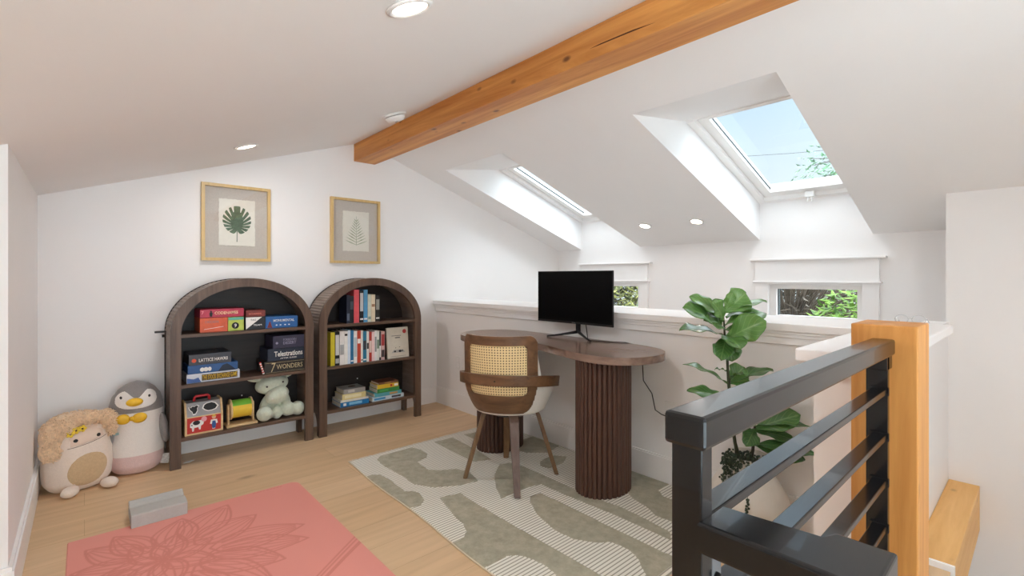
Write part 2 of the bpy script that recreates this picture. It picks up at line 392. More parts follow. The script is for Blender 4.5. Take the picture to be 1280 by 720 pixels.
# skylights: frame, sash, glass lying in the roof plane
FRAME = plain('white skylight frame', (238, 236, 234), 0.4, var=0.005)
DARKSEAL = plain('dark glazing seal', (40, 44, 46), 0.5)
ang = math.atan(SL)
for k, (y0, y1) in enumerate(SKY):
    root = bpy.data.objects.new('window_%d' % (k+3), None); C.objects.link(root); root['kind'] = 'structure'
    root['label'] = ['skylight nearest the stairs, with blue sky behind it', 'skylight nearer the back wall, seen from the side'][k]
    root.location = (3.5, (y0+y1)/2, cz(3.5)+OFF)
    def ringp(mb, xa, xb, ya, yb, wd, lo, hi):
        def sl(x_, o): return cz(x_)+o
        for (a0, a1, c0, c1) in ((xa, xb, ya, ya+wd), (xa, xb, yb-wd, yb), (xa, xa+wd, ya+wd, yb-wd), (xb-wd, xb, ya+wd, yb-wd)):
            P8 = [(x_, y_, sl(x_, o)) for o in (lo, hi) for x_, y_ in ((a0, c0), (a1, c0), (a1, c1), (a0, c1))]
            for q in ((0, 3, 2, 1), (4, 5, 6, 7), (0, 1, 5, 4), (1, 2, 6, 5), (2, 3, 7, 6), (3, 0, 4, 7)): mb.poly([P8[i] for i in q])
    f = MB(); ringp(f, 2.86, 4.105, y0-0.002, y1+0.002, 0.052, OFF-0.005, OFF+0.11); f.build('frame', FRAME, root)
    f = MB(); ringp(f, 2.905, 4.06, y0+0.046, y1-0.046, 0.07, OFF+0.025, OFF+0.09); sash = f.build('sash', FRAME, root)
    f = MB(); P8 = [(x_, y_, cz(x_)+OFF+o_) for o_ in (0.050, 0.062) for x_, y_ in ((2.97, y1-0.119), (3.99, y1-0.119), (3.99, y1-0.115), (2.97, y1-0.115))]
    for q in ((0, 3, 2, 1), (4, 5, 6, 7), (0, 1, 5, 4), (1, 2, 6, 5), (2, 3, 7, 6), (3, 0, 4, 7)): f.poly([P8[i] for i in q])
    f.build('seal', DARKSEAL, root, label='dark glazing seal')
    f = MB(); f.poly([(2.97, y0+0.114, cz(2.97)+OFF+0.06), (2.97, y1-0.114, cz(2.97)+OFF+0.06), (3.995, y1-0.114, cz(3.995)+OFF+0.06), (3.995, y0+0.114, cz(3.995)+OFF+0.06)]); f.build('glass', GLASS, root)
    f = MB(); yc = (y0+y1)/2; zc = cz(4.06)+OFF+0.01
    f.box((4.02, yc-0.03, zc-0.022), (4.07, yc+0.03, zc+0.02), 0.004); f.tube([(4.035, yc-0.012, zc-0.02), (4.03, yc-0.014, zc-0.055), (4.03, yc+0.014, zc-0.055), (4.035, yc+0.012, zc-0.02)], 0.005, 6); f.build('latch', WHITEPL, root)

root = bpy.data.objects.new('window_5', None); C.objects.link(root); root['kind'] = 'structure'; root['label'] = 'wide fill window added in the gable wall behind the viewer'  # added window, out of view, lets extra daylight fill the room
root.location = ((GX0+GX1)/2, YF, GZ0)
f = MB(); f.ring([(GX0, GZ0), (GX1, GZ0), (GX1, GZ1), (GX0, GZ1)], [(GX0+.05, GZ0+.05), (GX1-.05, GZ0+.05), (GX1-.05, GZ1-.05), (GX0+.05, GZ1-.05)], YF-0.09, YF-0.02, 'Y', closed=True); f.build('frame', FRAME, root)
f = MB(); f.poly([(GX0+.05, YF-.05, GZ0+.05), (GX1-.05, YF-.05, GZ0+.05), (GX1-.05, YF-.05, GZ1-.05), (GX0+.05, YF-.05, GZ1-.05)]); f.build('glass', GLASS, root)

# low windows in the window wall with their casing
for k, (y0, y1) in enumerate(WY):
    root = bpy.data.objects.new('window_%d' % (k+1), None); C.objects.link(root); root['kind'] = 'structure'
    root['label'] = ['low window behind the half wall, green ferny leaves outside', 'low window half hidden by the monitor'][k]
    root.location = (XW, (y0+y1)/2, WZ0)
    f = MB()
    f.ring([(y0, WZ0), (y1, WZ0), (y1, WZ1), (y0, WZ1)], [(y0+0.036, WZ0+0.05), (y1-0.05, WZ0+0.05), (y1-0.05, WZ1-0.032), (y0+0.036, WZ1-0.032)], XW+0.02, XW+0.09, 'X', closed=True)
    f.build('frame', FRAME, root)
    f = MB(); f.box((XW+0.045, y1-0.056, WZ0+0.05), (XW+0.08, y1-0.049, WZ1-0.03)); f.build('seal', DARKSEAL, root, label='dark glazing seal')
    f = MB(); f.poly([(XW+0.05, y0+0.03, WZ0+0.04), (XW+0.05, y1-0.045, WZ0+0.04), (XW+0.05, y1-0.045, WZ1-0.025), (XW+0.05, y0+0.03, WZ1-0.025)]); f.build('glass', GLASS, root)
    f = MB(); f.box((XW-0.012, y0-0.022, WZ0+0.05), (XW+0.03, y0-0.002, WZ0+0.062), 0.003)
    if k == 0: f.build('latch', BLACK, root, label='small black window latch')
    else: f.bm.free()
    f = MB(); c0, c1 = y0-0.099, y1+0.097
    f.box((XW-0.022, c0, 0.70), (XW, y0, 1.108), 0.002); f.box((XW-0.022, y1, 0.70), (XW, c1, 1.108), 0.002)
    f.box((XW-0.016, y0, 1.088), (XW, y1, 1.108), 0.001)
    f.box((XW-0.026, c0, 1.118), (XW, c1, 1.284), 0.002)
    f.box((XW-0.040, c0-0.016, 1.106), (XW, c1+0.014, 1.120), 0.003)
    f.box((XW-0.052, c0-0.042, 1.282), (XW, c1+0.034, 1.297), 0.003)
    f.box((XW-0.03, y0-0.12, 0.775), (XW+0.02, y1+0.12, 0.80), 0.003)
    struct('trim_%d' % (k+1), f, TRIM)

# half wall along the stairs, its return, cap and mouldings
b = MB(); b.box((XH, 0.46, 0), (2.82, YB, 0.92)); b.box((1.617, 0.362, 0), (2.82, 0.4595, 0.92)); b.box((2.8205, 0.362, -0.3), (3.60, 0.4595, 0.90)); struct('wall_half', b, PAINT)
b = MB()
b.box((2.384, 0.455, 0.902), (2.857, YB, 0.938), 0.004)
b.box((1.577, 0.272, 0.902), (2.857, 0.498, 0.9385), 0.004)
struct('trim_3', b, TRIM)
b = MB()
b.box((2.396, 0.50, 0.888), (XH+0.002, YB, 0.903), 0.003); b.box((2.404, 0.50, 0.872), (XH+0.002, YB, 0.889), 0.003); b.box((2.412, 0.50, 0.838), (XH+0.002, YB, 0.873), 0.003)
b.box((1.590, 0.345, 0.888), (1.62, 0.49, 0.903), 0.003); b.box((1.600, 0.352, 0.865), (1.62, 0.48, 0.889), 0.003); b.box((1.600, 0.461, 0.865), (XH, 0.474, 0.903), 0.003)
struct('trim_4', b, TRIM)
b = MB(); b.box((XH-0.014, 0.476, 0), (XH, YB, 0.138)); b.box((XH-0.009, 0.476, 0.137), (XH, YB, 0.147)); b.box((1.605, 0.462, 0), (XH, 0.476, 0.146)); struct('baseboard_right', b, TRIM)
b = MB(); b.box((XL, YB-0.014, 0), (XH-0.014, YB, 0.138)); b.box((XL, YB-0.009, 0.137), (XH-0.014, YB, 0.147)); struct('baseboard_back', b, TRIM)
b = MB(); b.box((XL, 2.360, 0), (XL+0.016, YB-0.014, 0.142)); b.box((XL, 2.365, 0.1419), (XL+0.010, YB-0.014, 0.156))
b.box((XFAR, 2.360, 0), (XL, 2.375, 0.142)); b.box((XFAR, 2.365, 0.1419), (XL, 2.375, 0.156)); struct('baseboard_left', b, TRIM)

# ridge beam
b = MB(); b.box((1.634, YF+0.01, 2.093), (1.817, YB-0.001, 2.233), 0.004)
rb = b.build('ridge_beam', OAKBEAM)
b = MB(); b.prism([(1.00, 2.129), (1.12, 2.1335), (1.26, 2.138), (1.32, 2.1405), (1.26, 2.1435), (1.10, 2.1395)], 1.6334, 1.6345, 'X'); b.build('drying_crack', plain('dark crack', (84, 46, 20), 0.8), rb, label='dark drying crack')
tag(rb, 'long golden knotty timber beam running under the ridge of the ceiling', 'beam')

# timber ledge by the stairs, its near end capped in white
t = thing('timber_ledge', 'short pale golden timber at floor level against the stair wall', 'beam', (3.0, 0.29, -0.2))
b = MB(); b.box((2.53, 0.236, -0.215), (3.598, 0.3605, 0.024), 0.003); b.build('timber', OAKLEDGE, t)
b = MB(); b.box((2.515, 0.234, -0.22), (2.529, 0.361, 0.024), 0.001); b.build('end_cap', TRIM, t, label='white painted end')

# ------------------------------------------------------------------ recessed ceiling lights, smoke alarm, outlet
LENS = emit('lit lamp lens', (255, 244, 232), 7.0)
def downlight(x_, y_, label, rad=0.066, watts=LAMP_W):
    left = x_ < RX; s_ = ang if left else -ang
    t = thing('ceiling_light', label, 'light', (x_, y_, cz(x_)), 'recessed lights in the sloped ceiling'); t['_local'] = 1
    t.rotation_euler = (0, -s_, 0)
    b = MB(); b.lathe([(rad*0.74, -0.003), (rad*0.80, -0.008), (rad*0.97, -0.006), (rad, 0.0), (rad*0.74, 0.0)], n=36); b.build('trim_ring', WHITEPL, t)
    b = MB(); b.lathe([(0, -0.0035), (rad*0.745, -0.0035)], n=36); b.build('lens', LENS, t, label='glowing lens')
    ld = bpy.data.lights.new('lamp', 'AREA'); ld.shape = 'DISK'; ld.size = rad*1.4; ld.energy = watts; ld.color = (0.96, 0.98, 1.0)
    lo = bpy.data.objects.new('lamp_light', ld); C.objects.link(lo); lo.parent = t; lo.location = (0, 0, -0.010)
downlight(0.678, 1.187, 'glowing recessed light in the left slope, nearest the top edge of the photo')
downlight(0.705, 3.114, 'glowing recessed light in the left slope near the back wall')
downlight(3.655, 2.337, 'glowing recessed light in the right slope, left of the two between the skylights', 0.056, LAMP_W*0.3)
downlight(3.660, 1.868, 'glowing recessed light in the right slope, right of the two between the skylights', 0.056, LAMP_W*0.3)
downlight(0.70, -0.74, 'added fill light in the left slope, unseen behind the viewer')  # added lamp out of view, brightens the near end of the room
downlight(2.75, -0.75, 'added fill light in the right slope, unseen behind the viewer')  # second added lamp, unseen, brightens the stair side
t = thing('smoke_alarm', 'round white smoke alarm on the ceiling beside the ridge beam', 'smoke alarm', (1.443, 2.714, cz(1.443))); t['_local'] = 1; t.rotation_euler = (0, -ang, 0)
b = MB(); b.lathe([(0.075, 0.001), (0.075, -0.010), (0.066, -0.013), (0.0, -0.013)], n=36); b.build('base', WHITEPL, t)
b = MB(); b.lathe([(0.058, -0.012), (0.060, -0.016)], n=36); b.build('vent', plain('grey vent slot', (120, 118, 116), 0.6), t, label='dark vent slot')
b = MB(); b.lathe([(0.062, -0.016), (0.062, -0.022), (0.050, -0.040), (0.030, -0.044), (0.0, -0.044)], n=36); b.build('cover', WHITEPL, t)
b = MB(); b.lathe([(0.0, -0.047), (0.008, -0.047), (0.009, -0.043)], n=16); b.build('button', plain('grey button', (150, 148, 146), 0.5), t)
t = thing('wall_outlet', 'white electrical outlet low on the half wall behind the chair', 'outlet', (XH, 3.41, 0.405))
b = MB(); b.box((XH-0.006, 3.373, 0.350), (XH-0.0002, 3.447, 0.462), 0.003); b.build('cover_plate', WHITEPL, t)
for dz in (-0.022, 0.022):
    b = MB(); b.box((XH-0.009, 3.395, 0.405+dz-0.014), (XH-0.005, 3.425, 0.405+dz+0.014), 0.003); b.build('socket', TRIM, t)

# ------------------------------------------------------------------ stair railing and newel post
t = thing('newel_post', 'square golden timber post at the far end of the black railing', 'post', (1.535, 0.264, 0))
b = MB(); b.box((1.456, 0.199, 0), (1.613, 0.331, 1.033), 0.003); b.build('post', OAKPOST, t)
t = thing('stair_railing', 'black metal railing round the stair opening in the foreground', 'railing', (0.51, 0.264, 0))
b = MB(); b.box((0.489, 0.241, 0.963), (1.4555, 0.289, 1.000), 0.005); b.build('top_rail', BLACKM, t)
b = MB(); b.box((0.495, 0.247, 0), (0.5205, 0.2825, 0.965), 0.002); b.build('near_post', BLACKM, t)
b = MB(); b.box((1.405, 0.247, 0), (1.4225, 0.289, 0.965), 0.001); b.build('end_post', BLACKM, t)
for i, z_ in enumerate((0.888, 0.781, 0.674, 0.567, 0.46, 0.353, 0.246, 0.139)):
    b = MB(); b.box((0.519, 0.2475, z_-0.013), (1.407, 0.2765, z_), 0.002)
    o = b.build('crossbar', BLACKM, t)
    b = MB(); b.box((1.398, 0.2435, z_-0.016), (1.407, 0.2805, z_+0.003), 0.001); b.build('end_tab', BLACKM, o)
b = MB(); b.box((1.40, 0.247, 0.93), (1.4555, 0.283, 0.964), 0.002); b.build('post_bracket', BLACKM, t)
b = MB(); pts = [(0.491, 0.250), (0.491, 0.094), (0.578, 0.094), (0.578, 0.146), (0.553, 0.146), (0.5495, 0.250)]
b.prism(pts, 0.853, 0.887, 'Z', bev=0.004); hr = b.build('handrail', BLACKM, t, label='lower handrail turning down the stairs')
b = MB(); b.box((0.5205, 0.247, 0.77), (0.542, 0.2515, 0.855), 0.001); br_ = b.build('mounting_plate', plain('grey plate', (105, 105, 108), 0.4), t)
for z_, x_ in ((0.835, 0.5345), (0.815, 0.5285)):
    b = MB(); b.lathe([(0.0, 0.006), (0.0035, 0.006), (0.0045, 0.003), (0.0045, 0.0)], (x_, 0.2468, z_), 12, rot('X', 90)); b.build('bolt', BLACK, br_)

# ------------------------------------------------------------------ bookcases
def bookcase(x0, label, hook):
    x1 = x0+0.832; yf, yb = 3.46, 3.738; xc = (x0+x1)/2; zs = 0.807
    def path(inset, rise, z0, n=40, flute=0.0):
        a = 0.416-inset; p = [(xc-a, z0)]
        for k in range(n+1):
            th = PI - PI*k/n; f = 1 + (flute if k % 2 else 0)/a
            p.append((xc + a*f*math.cos(th), zs + rise*f*math.sin(th)))
        p.append((xc+a, z0)); return p
    t = thing('arched_bookcase', label, 'bookcase', (xc, (yf+yb)/2, 0), 'arched walnut bookcases')
    b = MB(); b.ring(path(0, 0.337, 0), path(0.055, 0.282, 0), yf, yf+0.028, 'Y'); b.build('front_frame', WALNUTV, t)
    b = MB(); b.ring(path(0.007, 0.330, 0.155, 96, 0.004), path(0.030, 0.307, 0.155, 96), yf+0.028, yb-0.012, 'Y'); b.build('shell', SHELLM, t, label='reeded top and sides')
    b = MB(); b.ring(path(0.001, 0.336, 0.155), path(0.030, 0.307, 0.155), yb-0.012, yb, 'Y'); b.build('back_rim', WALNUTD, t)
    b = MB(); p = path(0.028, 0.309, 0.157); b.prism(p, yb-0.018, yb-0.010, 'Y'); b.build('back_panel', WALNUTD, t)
    for z_ in (0.803, 0.498, 0.178):
        b = MB(); b.box((x0+0.031, yf+0.006, z_-0.020), (x1-0.031, yb-0.018, z_), 0.001); b.build('shelf', WALNUT, t)
    for xx, sg in ((x0, 1), (x1, -1)):
        for ya, yb2, cv in ((yf+0.028, yf+0.062, 1), (yb-0.05, yb, -1)):
            b = MB(); xa, xb = sorted((xx+sg*0.004, xx+sg*0.032))
            if cv == 1: pr = [(ya, 0), (yb2, 0), (yb2, 0.08), (yb2+0.012, 0.12), (yb2+0.04, 0.157), (ya, 0.157)]
            else: pr = [(yb2, 0), (ya, 0), (ya, 0.08), (ya-0.012, 0.12), (ya-0.04, 0.157), (yb2, 0.157)]
            b.prism(pr, xa, xb, 'X'); b.build('leg', WALNUTV, t)
    b = MB(); b.lathe([(0.0, -0.002), (0.004, -0.002), (0.005, 0.0)], (xc+(0.02 if hook else -0.02), yb-0.0185, 0.33), 12, rot('X', 90)); b.build('peg', WHITEPL, t, label='small white peg in the back panel')
    if hook:
        b = MB(); b.box((x0-0.052, 3.70, 0.800), (x0+0.006, 3.722, 0.812), 0.003); b.lathe([(0, 0.0), (0.009, 0.0), (0.009, 0.012), (0, 0.012)], (x0-0.004, 3.69, 0.782), 12, rot('Y', -90)); b.build('wall_strap', BLACK, t, label='black safety strap')
    return t
SHELLM = wood('greyed walnut reeding', (112, 97, 87), (148, 132, 121), 'Y', 0.5, 30, 10)
bookcase(0.378, 'arched walnut bookcase on the left, filled with board games and toys', True)
bookcase(1.252, 'arched walnut bookcase on the right, filled with books', False)
Z1, Z2, Z3 = 0.803, 0.498, 0.178

# --- board games
WHT = plain('white print', (238, 236, 232), 0.5, var=0.01); YELP = plain('yellow print', (226, 184, 44), 0.5); BLKP = plain('black print', (20, 20, 22), 0.5)
CREAMP = plain('pale gold print', (196, 180, 140), 0.5)
def game(x0, x1, z0, z1, rgb, label, y0=3.492, d=0.20, lid=0.72, base=None, group='board games in the left bookcase'):
    t = thing('board_game', label, 'board game', ((x0+x1)/2, y0+d/2, z0), group)
    m = plain('printed card %d %d %d' % rgb, rgb, 0.42, var=0.10, scale=28)
    m2 = plain('printed card base %d %d %d' % (base or rgb), base or tuple(int(v*0.85) for v in rgb), 0.5, var=0.05)
    zm = z1-(z1-z0)*lid
    b = MB(); b.box((x0, y0, zm), (x1, y0+d, z1), 0.0012); b.build('lid', m, t)
    b = MB(); b.box((x0+0.0015, y0+0.0015, z0), (x1-0.0015, y0+d-0.0015, zm+0.002), 0.001); b.build('base', m2, t)
    return t
def patch(t, pts, y0, mat, name, label=None):
    b = MB(); b.prism(pts, y0-0.0007, y0+0.0002, 'Y'); return b.build(name, mat, t, label)
def disc(cx, cz_, r, n=20, rz=None): return [(cx + r*math.cos(2*PI*k/n), cz_ + (rz or r)*math.sin(2*PI*k/n)) for k in range(n)]
Y0 = 3.492
g = game(0.533, 0.684, Z1, 0.894, (214, 92, 52), 'orange board game box under the long pink one on the top shelf', lid=0.96)
text('CASCADIA', 0.560, 0.862, Y0, 0.015, plain('grey print', (110, 120, 122), 0.5), g, 0.075); patch(g, [(0.555, 0.823), (0.66, 0.836), (0.66, 0.838), (0.555, 0.825)], Y0, WHT, 'stripe')
g = game(0.686, 0.776, Z1, 0.892, (186, 200, 84), 'green box with a black number 9 under the long pink one', lid=0.96)
patch(g, [(0.688, 0.874), (0.774, 0.874), (0.774, 0.8905), (0.688, 0.8905)], Y0, plain('teal print', (96, 178, 160), 0.5), 'band'); patch(g, disc(0.727, 0.838, 0.021), Y0, BLKP, 'badge'); text('9', 0.720, 0.826, Y0-0.0008, 0.024, WHT, g, 0.014, bold=0.02)
g = game(0.533, 0.776, 0.895, 0.948, (182, 48, 74), 'long pink-red board game box on top of the orange and green ones', lid=0.97)
text('CODENAMES', 0.612, 0.914, Y0, 0.019, plain('peach print', (255, 214, 176), 0.5), g, 0.130, bold=0.02); text('7', 0.541, 0.918, Y0, 0.020, plain('pink print', (240, 160, 170), 0.5), g, 0.012)
b = MB(); b.ball((0.592, Y0-0.0005, 0.934), (0.005, 0.0006, 0.006)); b.prism([(0.586, 0.902), (0.598, 0.902), (0.601, 0.925), (0.595, 0.929), (0.589, 0.929), (0.583, 0.924)], Y0-0.0008, Y0, 'Y'); b.build('figure', BLKP, g, label='small black figure')
g = game(0.786, 0.905, Z1, 0.887, (30, 30, 34), 'black and white box split on the diagonal, in the middle of the top shelf', lid=0.96)
patch(g, [(0.7875, 0.8065), (0.885, 0.8855), (0.7875, 0.8855)], Y0, WHT, 'diagonal'); text('TAG', 0.815, 0.862, Y0-0.0006, 0.012, BLKP, g, 0.033); text('TEAM', 0.832, 0.828, Y0-0.0006, 0.010, WHT, g, 0.05)
g = game(0.789, 0.905, 0.888, 0.931, (120, 44, 36), 'small maroon box on top of the black and white box', lid=0.96)
text('BOARDS', 0.805, 0.903, Y0, 0.010, plain('salmon print', (226, 130, 110), 0.5), g, 0.075)
g = game(0.907, 1.113, Z1, 0.882, (36, 96, 160), 'blue board game box at the right end of the top shelf', lid=0.96)
text('MONUMENTAL', 0.955, 0.846, Y0, 0.017, WHT, g, 0.135, bold=0.01)
b = MB(); b.prism([(0.916, 0.808), (0.930, 0.850), (0.936, 0.850), (0.948, 0.808)], Y0-0.0007, Y0, 'Y'); b.build('tower', plain('dark red print', (120, 40, 40), 0.5), g)
for xx in (0.975, 1.0, 1.03, 1.055): patch(g, disc(xx, 0.824, 0.006, 10, 0.004), Y0, WHT, 'fish')
# middle shelf, left pile
g = game(0.464, 0.752, Z2, 0.553, (206, 212, 222), 'white and blue box with yellow lettering, lowest of the left pile on the middle shelf', lid=0.97)
patch(g, [(0.543, 0.507), (0.739, 0.507), (0.739, 0.545), (0.543, 0.545)], Y0, plain('brown print', (84, 66, 30), 0.5), 'title_band'); text('THE STOCK EXCHANGE GAME', 0.546, 0.511, Y0-0.0008, 0.030, YELP, g, 0.19, bold=0.01)
patch(g, [(0.466, 0.500), (0.54, 0.500), (0.525, 0.53), (0.500, 0.522), (0.466, 0.531)], Y0, plain('blue print', (70, 100, 160), 0.5), 'mountains')
g = game(0.470, 0.741, 0.5535, 0.606, (36, 84, 140), 'blue box with a sea scene, middle of the left pile on the middle shelf', lid=0.97)
for cx, r_ in ((0.545, 0.012), (0.565, 0.014), (0.585, 0.010)): patch(g, disc(cx, 0.576, r_, 14, 0.013), Y0, WHT, 'spray')
patch(g, [(0.63, 0.556), (0.73, 0.556), (0.70, 0.585), (0.68, 0.600), (0.655, 0.592)], Y0, plain('dark blue print', (26, 40, 60), 0.5), 'ship')
g = game(0.476, 0.704, 0.6065, 0.672, (62, 64, 72), 'grey box lettered in white, topmost of the left pile on the middle shelf', y0=3.492, d=0.215, lid=0.97)
text('LATTICE HAWAII', 0.528, 0.624, Y0, 0.021, WHT, g, 0.155, bold=0.015); patch(g, disc(0.502, 0.635, 0.012), Y0, plain('orange red print', (214, 84, 48), 0.5), 'flower')
# middle shelf, right pile
g = game(0.900, 1.163, Z2, 0.578, (40, 34, 30), 'black box with pale gold lettering, lowest of the right pile on the middle shelf', lid=0.97)
text('7', 0.940, 0.506, Y0, 0.062, CREAMP, g, 0.030, shear=0.2); text('WONDERS', 0.975, 0.522, Y0, 0.032, CREAMP, g, 0.17); patch(g, [(0.905, 0.568), (1.16, 0.568), (1.16, 0.5695), (0.905, 0.5695)], Y0, CREAMP, 'rule'); patch(g, [(0.905, 0.503), (1.16, 0.503), (1.16, 0.5045), (0.905, 0.5045)], Y0, CREAMP, 'rule')
g = game(0.920, 1.160, 0.5785, 0.663, (32, 40, 58), 'navy box with white lettering, middle of the right pile on the middle shelf', lid=0.97)
text('Telestrations', 0.960, 0.608, Y0, 0.036, WHT, g, 0.185, bold=0.02); text('AFTER DARK', 0.998, 0.590, Y0, 0.009, WHT, g, 0.11)
g = game(0.953, 1.163, 0.6635, 0.748, (52, 48, 72), 'small purple-grey box, topmost of the right pile on the middle shelf', lid=0.97, base=(40, 36, 50))
text('FORBIDDEN', 1.018, 0.712, Y0, 0.016, plain('lilac print', (150, 146, 170), 0.5), g, 0.085); text('DESERT', 1.018, 0.688, Y0, 0.020, plain('lilac print', (150, 146, 170), 0.5), g, 0.085, bold=0.02); patch(g, disc(0.977, 0.700, 0.008), Y0, plain('lilac print', (150, 146, 170), 0.5), 'emblem')
# candy-striped stick leaning on the right pile
t = thing('striped_stick', 'small red and white striped stick leaning on the black game box', 'toy', (0.885, 3.485, Z2))
A_, B_ = Vector((0.892, 3.480, Z2+0.0065)), Vector((0.870, 3.487, 0.583))
for k in range(10):
    b = MB(); b.tube([A_.lerp(B_, k/10), A_.lerp(B_, (k+1)/10)], 0.0065, 10); b.build('stripe', plain('red stick stripe', (190, 40, 40), 0.5) if k % 2 else WHT, t)

# --- toys on the bottom shelf
PINE = wood('pale toy wood', (206, 172, 120), (228, 198, 150), 'X', 0.55, 40, 8)
t = thing('toy_barn', 'red and grey wooden toy barn shape sorter with a cow on its front', 'toy', (0.556, 3.57, Z3))
yb0, yb1 = 3.50, 3.66
b = MB(); b.box((0.466, yb0, Z3), (0.648, yb1, 0.288), 0.001); b.build('body', plain('red painted wood', (196, 44, 38), 0.45, var=0.03), t)
RT = T(0, yb0, 0.288)
b = MB(); b.prism([(yb0-0.001, 0.287), (yb0+0.035, 0.368), (yb1-0.035, 0.368), (yb1+0.001, 0.287)], 0.468, 0.646, 'X'); b.build('roof', plain('grey painted roof', (158, 158, 160), 0.5, var=0.05), t)
for xa, xb in ((0.455, 0.467), (0.647, 0.659)):
    b = MB(); b.prism([(yb0-0.004, Z3), (yb0-0.004, 0.292), (yb0+0.031, 0.376), (yb1-0.031, 0.376), (yb1+0.004, 0.292), (yb1+0.004, Z3)], xa, xb, 'X', bev=0.002); b.build('gable', PINE, t)
b = MB(); b.box((0.467, yb0-0.003, Z3), (0.647, yb0+0.002, Z3+0.010)); b.build('edging', PINE, t)
b = MB(); b.box((0.468, yb0-0.003, 0.284), (0.646, yb0+0.002, 0.290)); b.build('edging', PINE, t)
b = MB(); b.tube([(0.515, 3.58, 0.366), (0.517, 3.58, 0.390), (0.525, 3.58, 0.398), (0.588, 3.58, 0.398), (0.596, 3.58, 0.390), (0.598, 3.58, 0.366)], 0.008, 10); b.build('handle', plain('bright red handle', (200, 40, 48), 0.4), t)
sl_ = math.atan2(0.035, 0.081)
def on_roof(pts, m, nm, o=0.0012):
    b = MB(); b.prism(pts, -o, 0.0, 'Y'); return b.build(nm, m, t, M=T(0, yb0-0.001, 0.287) @ Matrix.Rotation(-sl_, 4, 'X') @ T(0, 0, -0.287))
hen = [(0.482, 0.350), (0.490, 0.345), (0.498, 0.353), (0.510, 0.350), (0.520, 0.357), (0.530, 0.350), (0.522, 0.340), (0.522, 0.325), (0.512, 0.308), (0.500, 0.306), (0.497, 0.320), (0.485, 0.335)]
lamb = [(0.555, 0.335), (0.562, 0.352), (0.575, 0.360), (0.60, 0.364), (0.618, 0.356), (0.630, 0.338), (0.618, 0.322), (0.600, 0.317), (0.58, 0.316), (0.565, 0.324)]
def grow(p, k):
    cx = sum(a for a, _ in p)/len(p); c2 = sum(c for _, c in p)/len(p); return [(cx+(a-cx)*k, c2+(c-c2)*k) for a, c in p]
for nm, p in (('hen_hole', hen), ('lamb_hole', lamb)):
    on_roof(grow(p, 1.22), WHT, nm+'_outline'); on_roof(p, BLKP, nm, 0.0020)
def barnface(pts, m, nm, y=0): b = MB(); b.prism(pts, yb0-0.0010-y, yb0+0.0002, 'Y'); return b.build(nm, m, t)
cow = [(0.484, 0.248), (0.498, 0.262), (0.53, 0.262), (0.545, 0.264), (0.556, 0.256), (0.552, 0.236), (0.540, 0.228), (0.538, 0.206), (0.530, 0.206), (0.526, 0.222), (0.505, 0.220), (0.502, 0.200), (0.494, 0.200), (0.492, 0.222), (0.483, 0.226)]
barnface(cow, WHT, 'cow'); barnface(disc(0.516, 0.250, 0.019, 14, 0.014), BLKP, 'cow_patch', 0.001); barnface(disc(0.492, 0.238, 0.004, 10), BLKP, 'cow_spot', 0.001)
barnface(disc(0.556, 0.267, 0.015, 14, 0.016), plain('pink paint', (232, 160, 170), 0.5), 'cow_head', 0.0015)
PIK = plain('skin paint', (224, 176, 140), 0.5)
barnface([(0.593, 0.254), (0.626, 0.254), (0.630, 0.230), (0.618, 0.226), (0.616, 0.196), (0.600, 0.196), (0.600, 0.226), (0.588, 0.230)], WHT, 'farmer_shirt')
barnface([(0.601, 0.246), (0.617, 0.246), (0.621, 0.222), (0.617, 0.200), (0.601, 0.200), (0.597, 0.222)], plain('blue paint', (44, 88, 150), 0.5), 'farmer_overalls', 0.001)
barnface(disc(0.609, 0.268, 0.011, 14), PIK, 'farmer_face', 0.001); barnface([(0.595, 0.274), (0.623, 0.274), (0.616, 0.280), (0.613, 0.288), (0.605, 0.288), (0.602, 0.280)], plain('straw paint', (222, 180, 60), 0.5), 'farmer_hat', 0.0016)

t = thing('spinning_drum', 'wooden spinning drum toy with yellow and green ribbons beside the toy barn', 'toy', (0.772, 3.56, Z3))
b = MB(); b.box((0.682, 3.505, Z3), (0.862, 3.615, Z3+0.014), 0.002); b.build('base', PINE, t)
for xa in (0.693, 0.839):
    b = MB(); b.prism([(3.54, Z3+0.013), (3.58, Z3+0.013), (3.578, 0.31), (3.572, 0.318), (3.548, 0.318), (3.542, 0.31)], xa, xa+0.010, 'X'); b.build('upright', PINE, t)
for xa in (0.708, 0.829):
    b = MB(); b.lathe([(0, 0), (0.066, 0), (0.066, 0.009), (0, 0.009)], (xa-0.002, 3.56, 0.284), 28, rot('Y', 90)); b.build('drum_end', PINE, t)
b = MB(); b.tube([(0.695, 3.56, 0.284), (0.847, 3.56, 0.284)], 0.005, 8); b.build('axle', PINE, t)
for k, (rgb, a0, a1) in enumerate((((232, 196, 60), 150, 262), ((120, 190, 60), 70, 150), ((60, 110, 170), -20, 70), ((200, 60, 50), 262, 340))):
    b = MB(); p = []
    for j in range(9):
        a = math.radians(a0+(a1-a0)*j/8); p.append((3.56+0.058*math.cos(a), 0.284+0.058*math.sin(a)))
    p.append((3.56, 0.284)); b.prism(p, 0.716, 0.828, 'X'); b.build('ribbon', plain('ribbon %d' % k, rgb, 0.6), t)

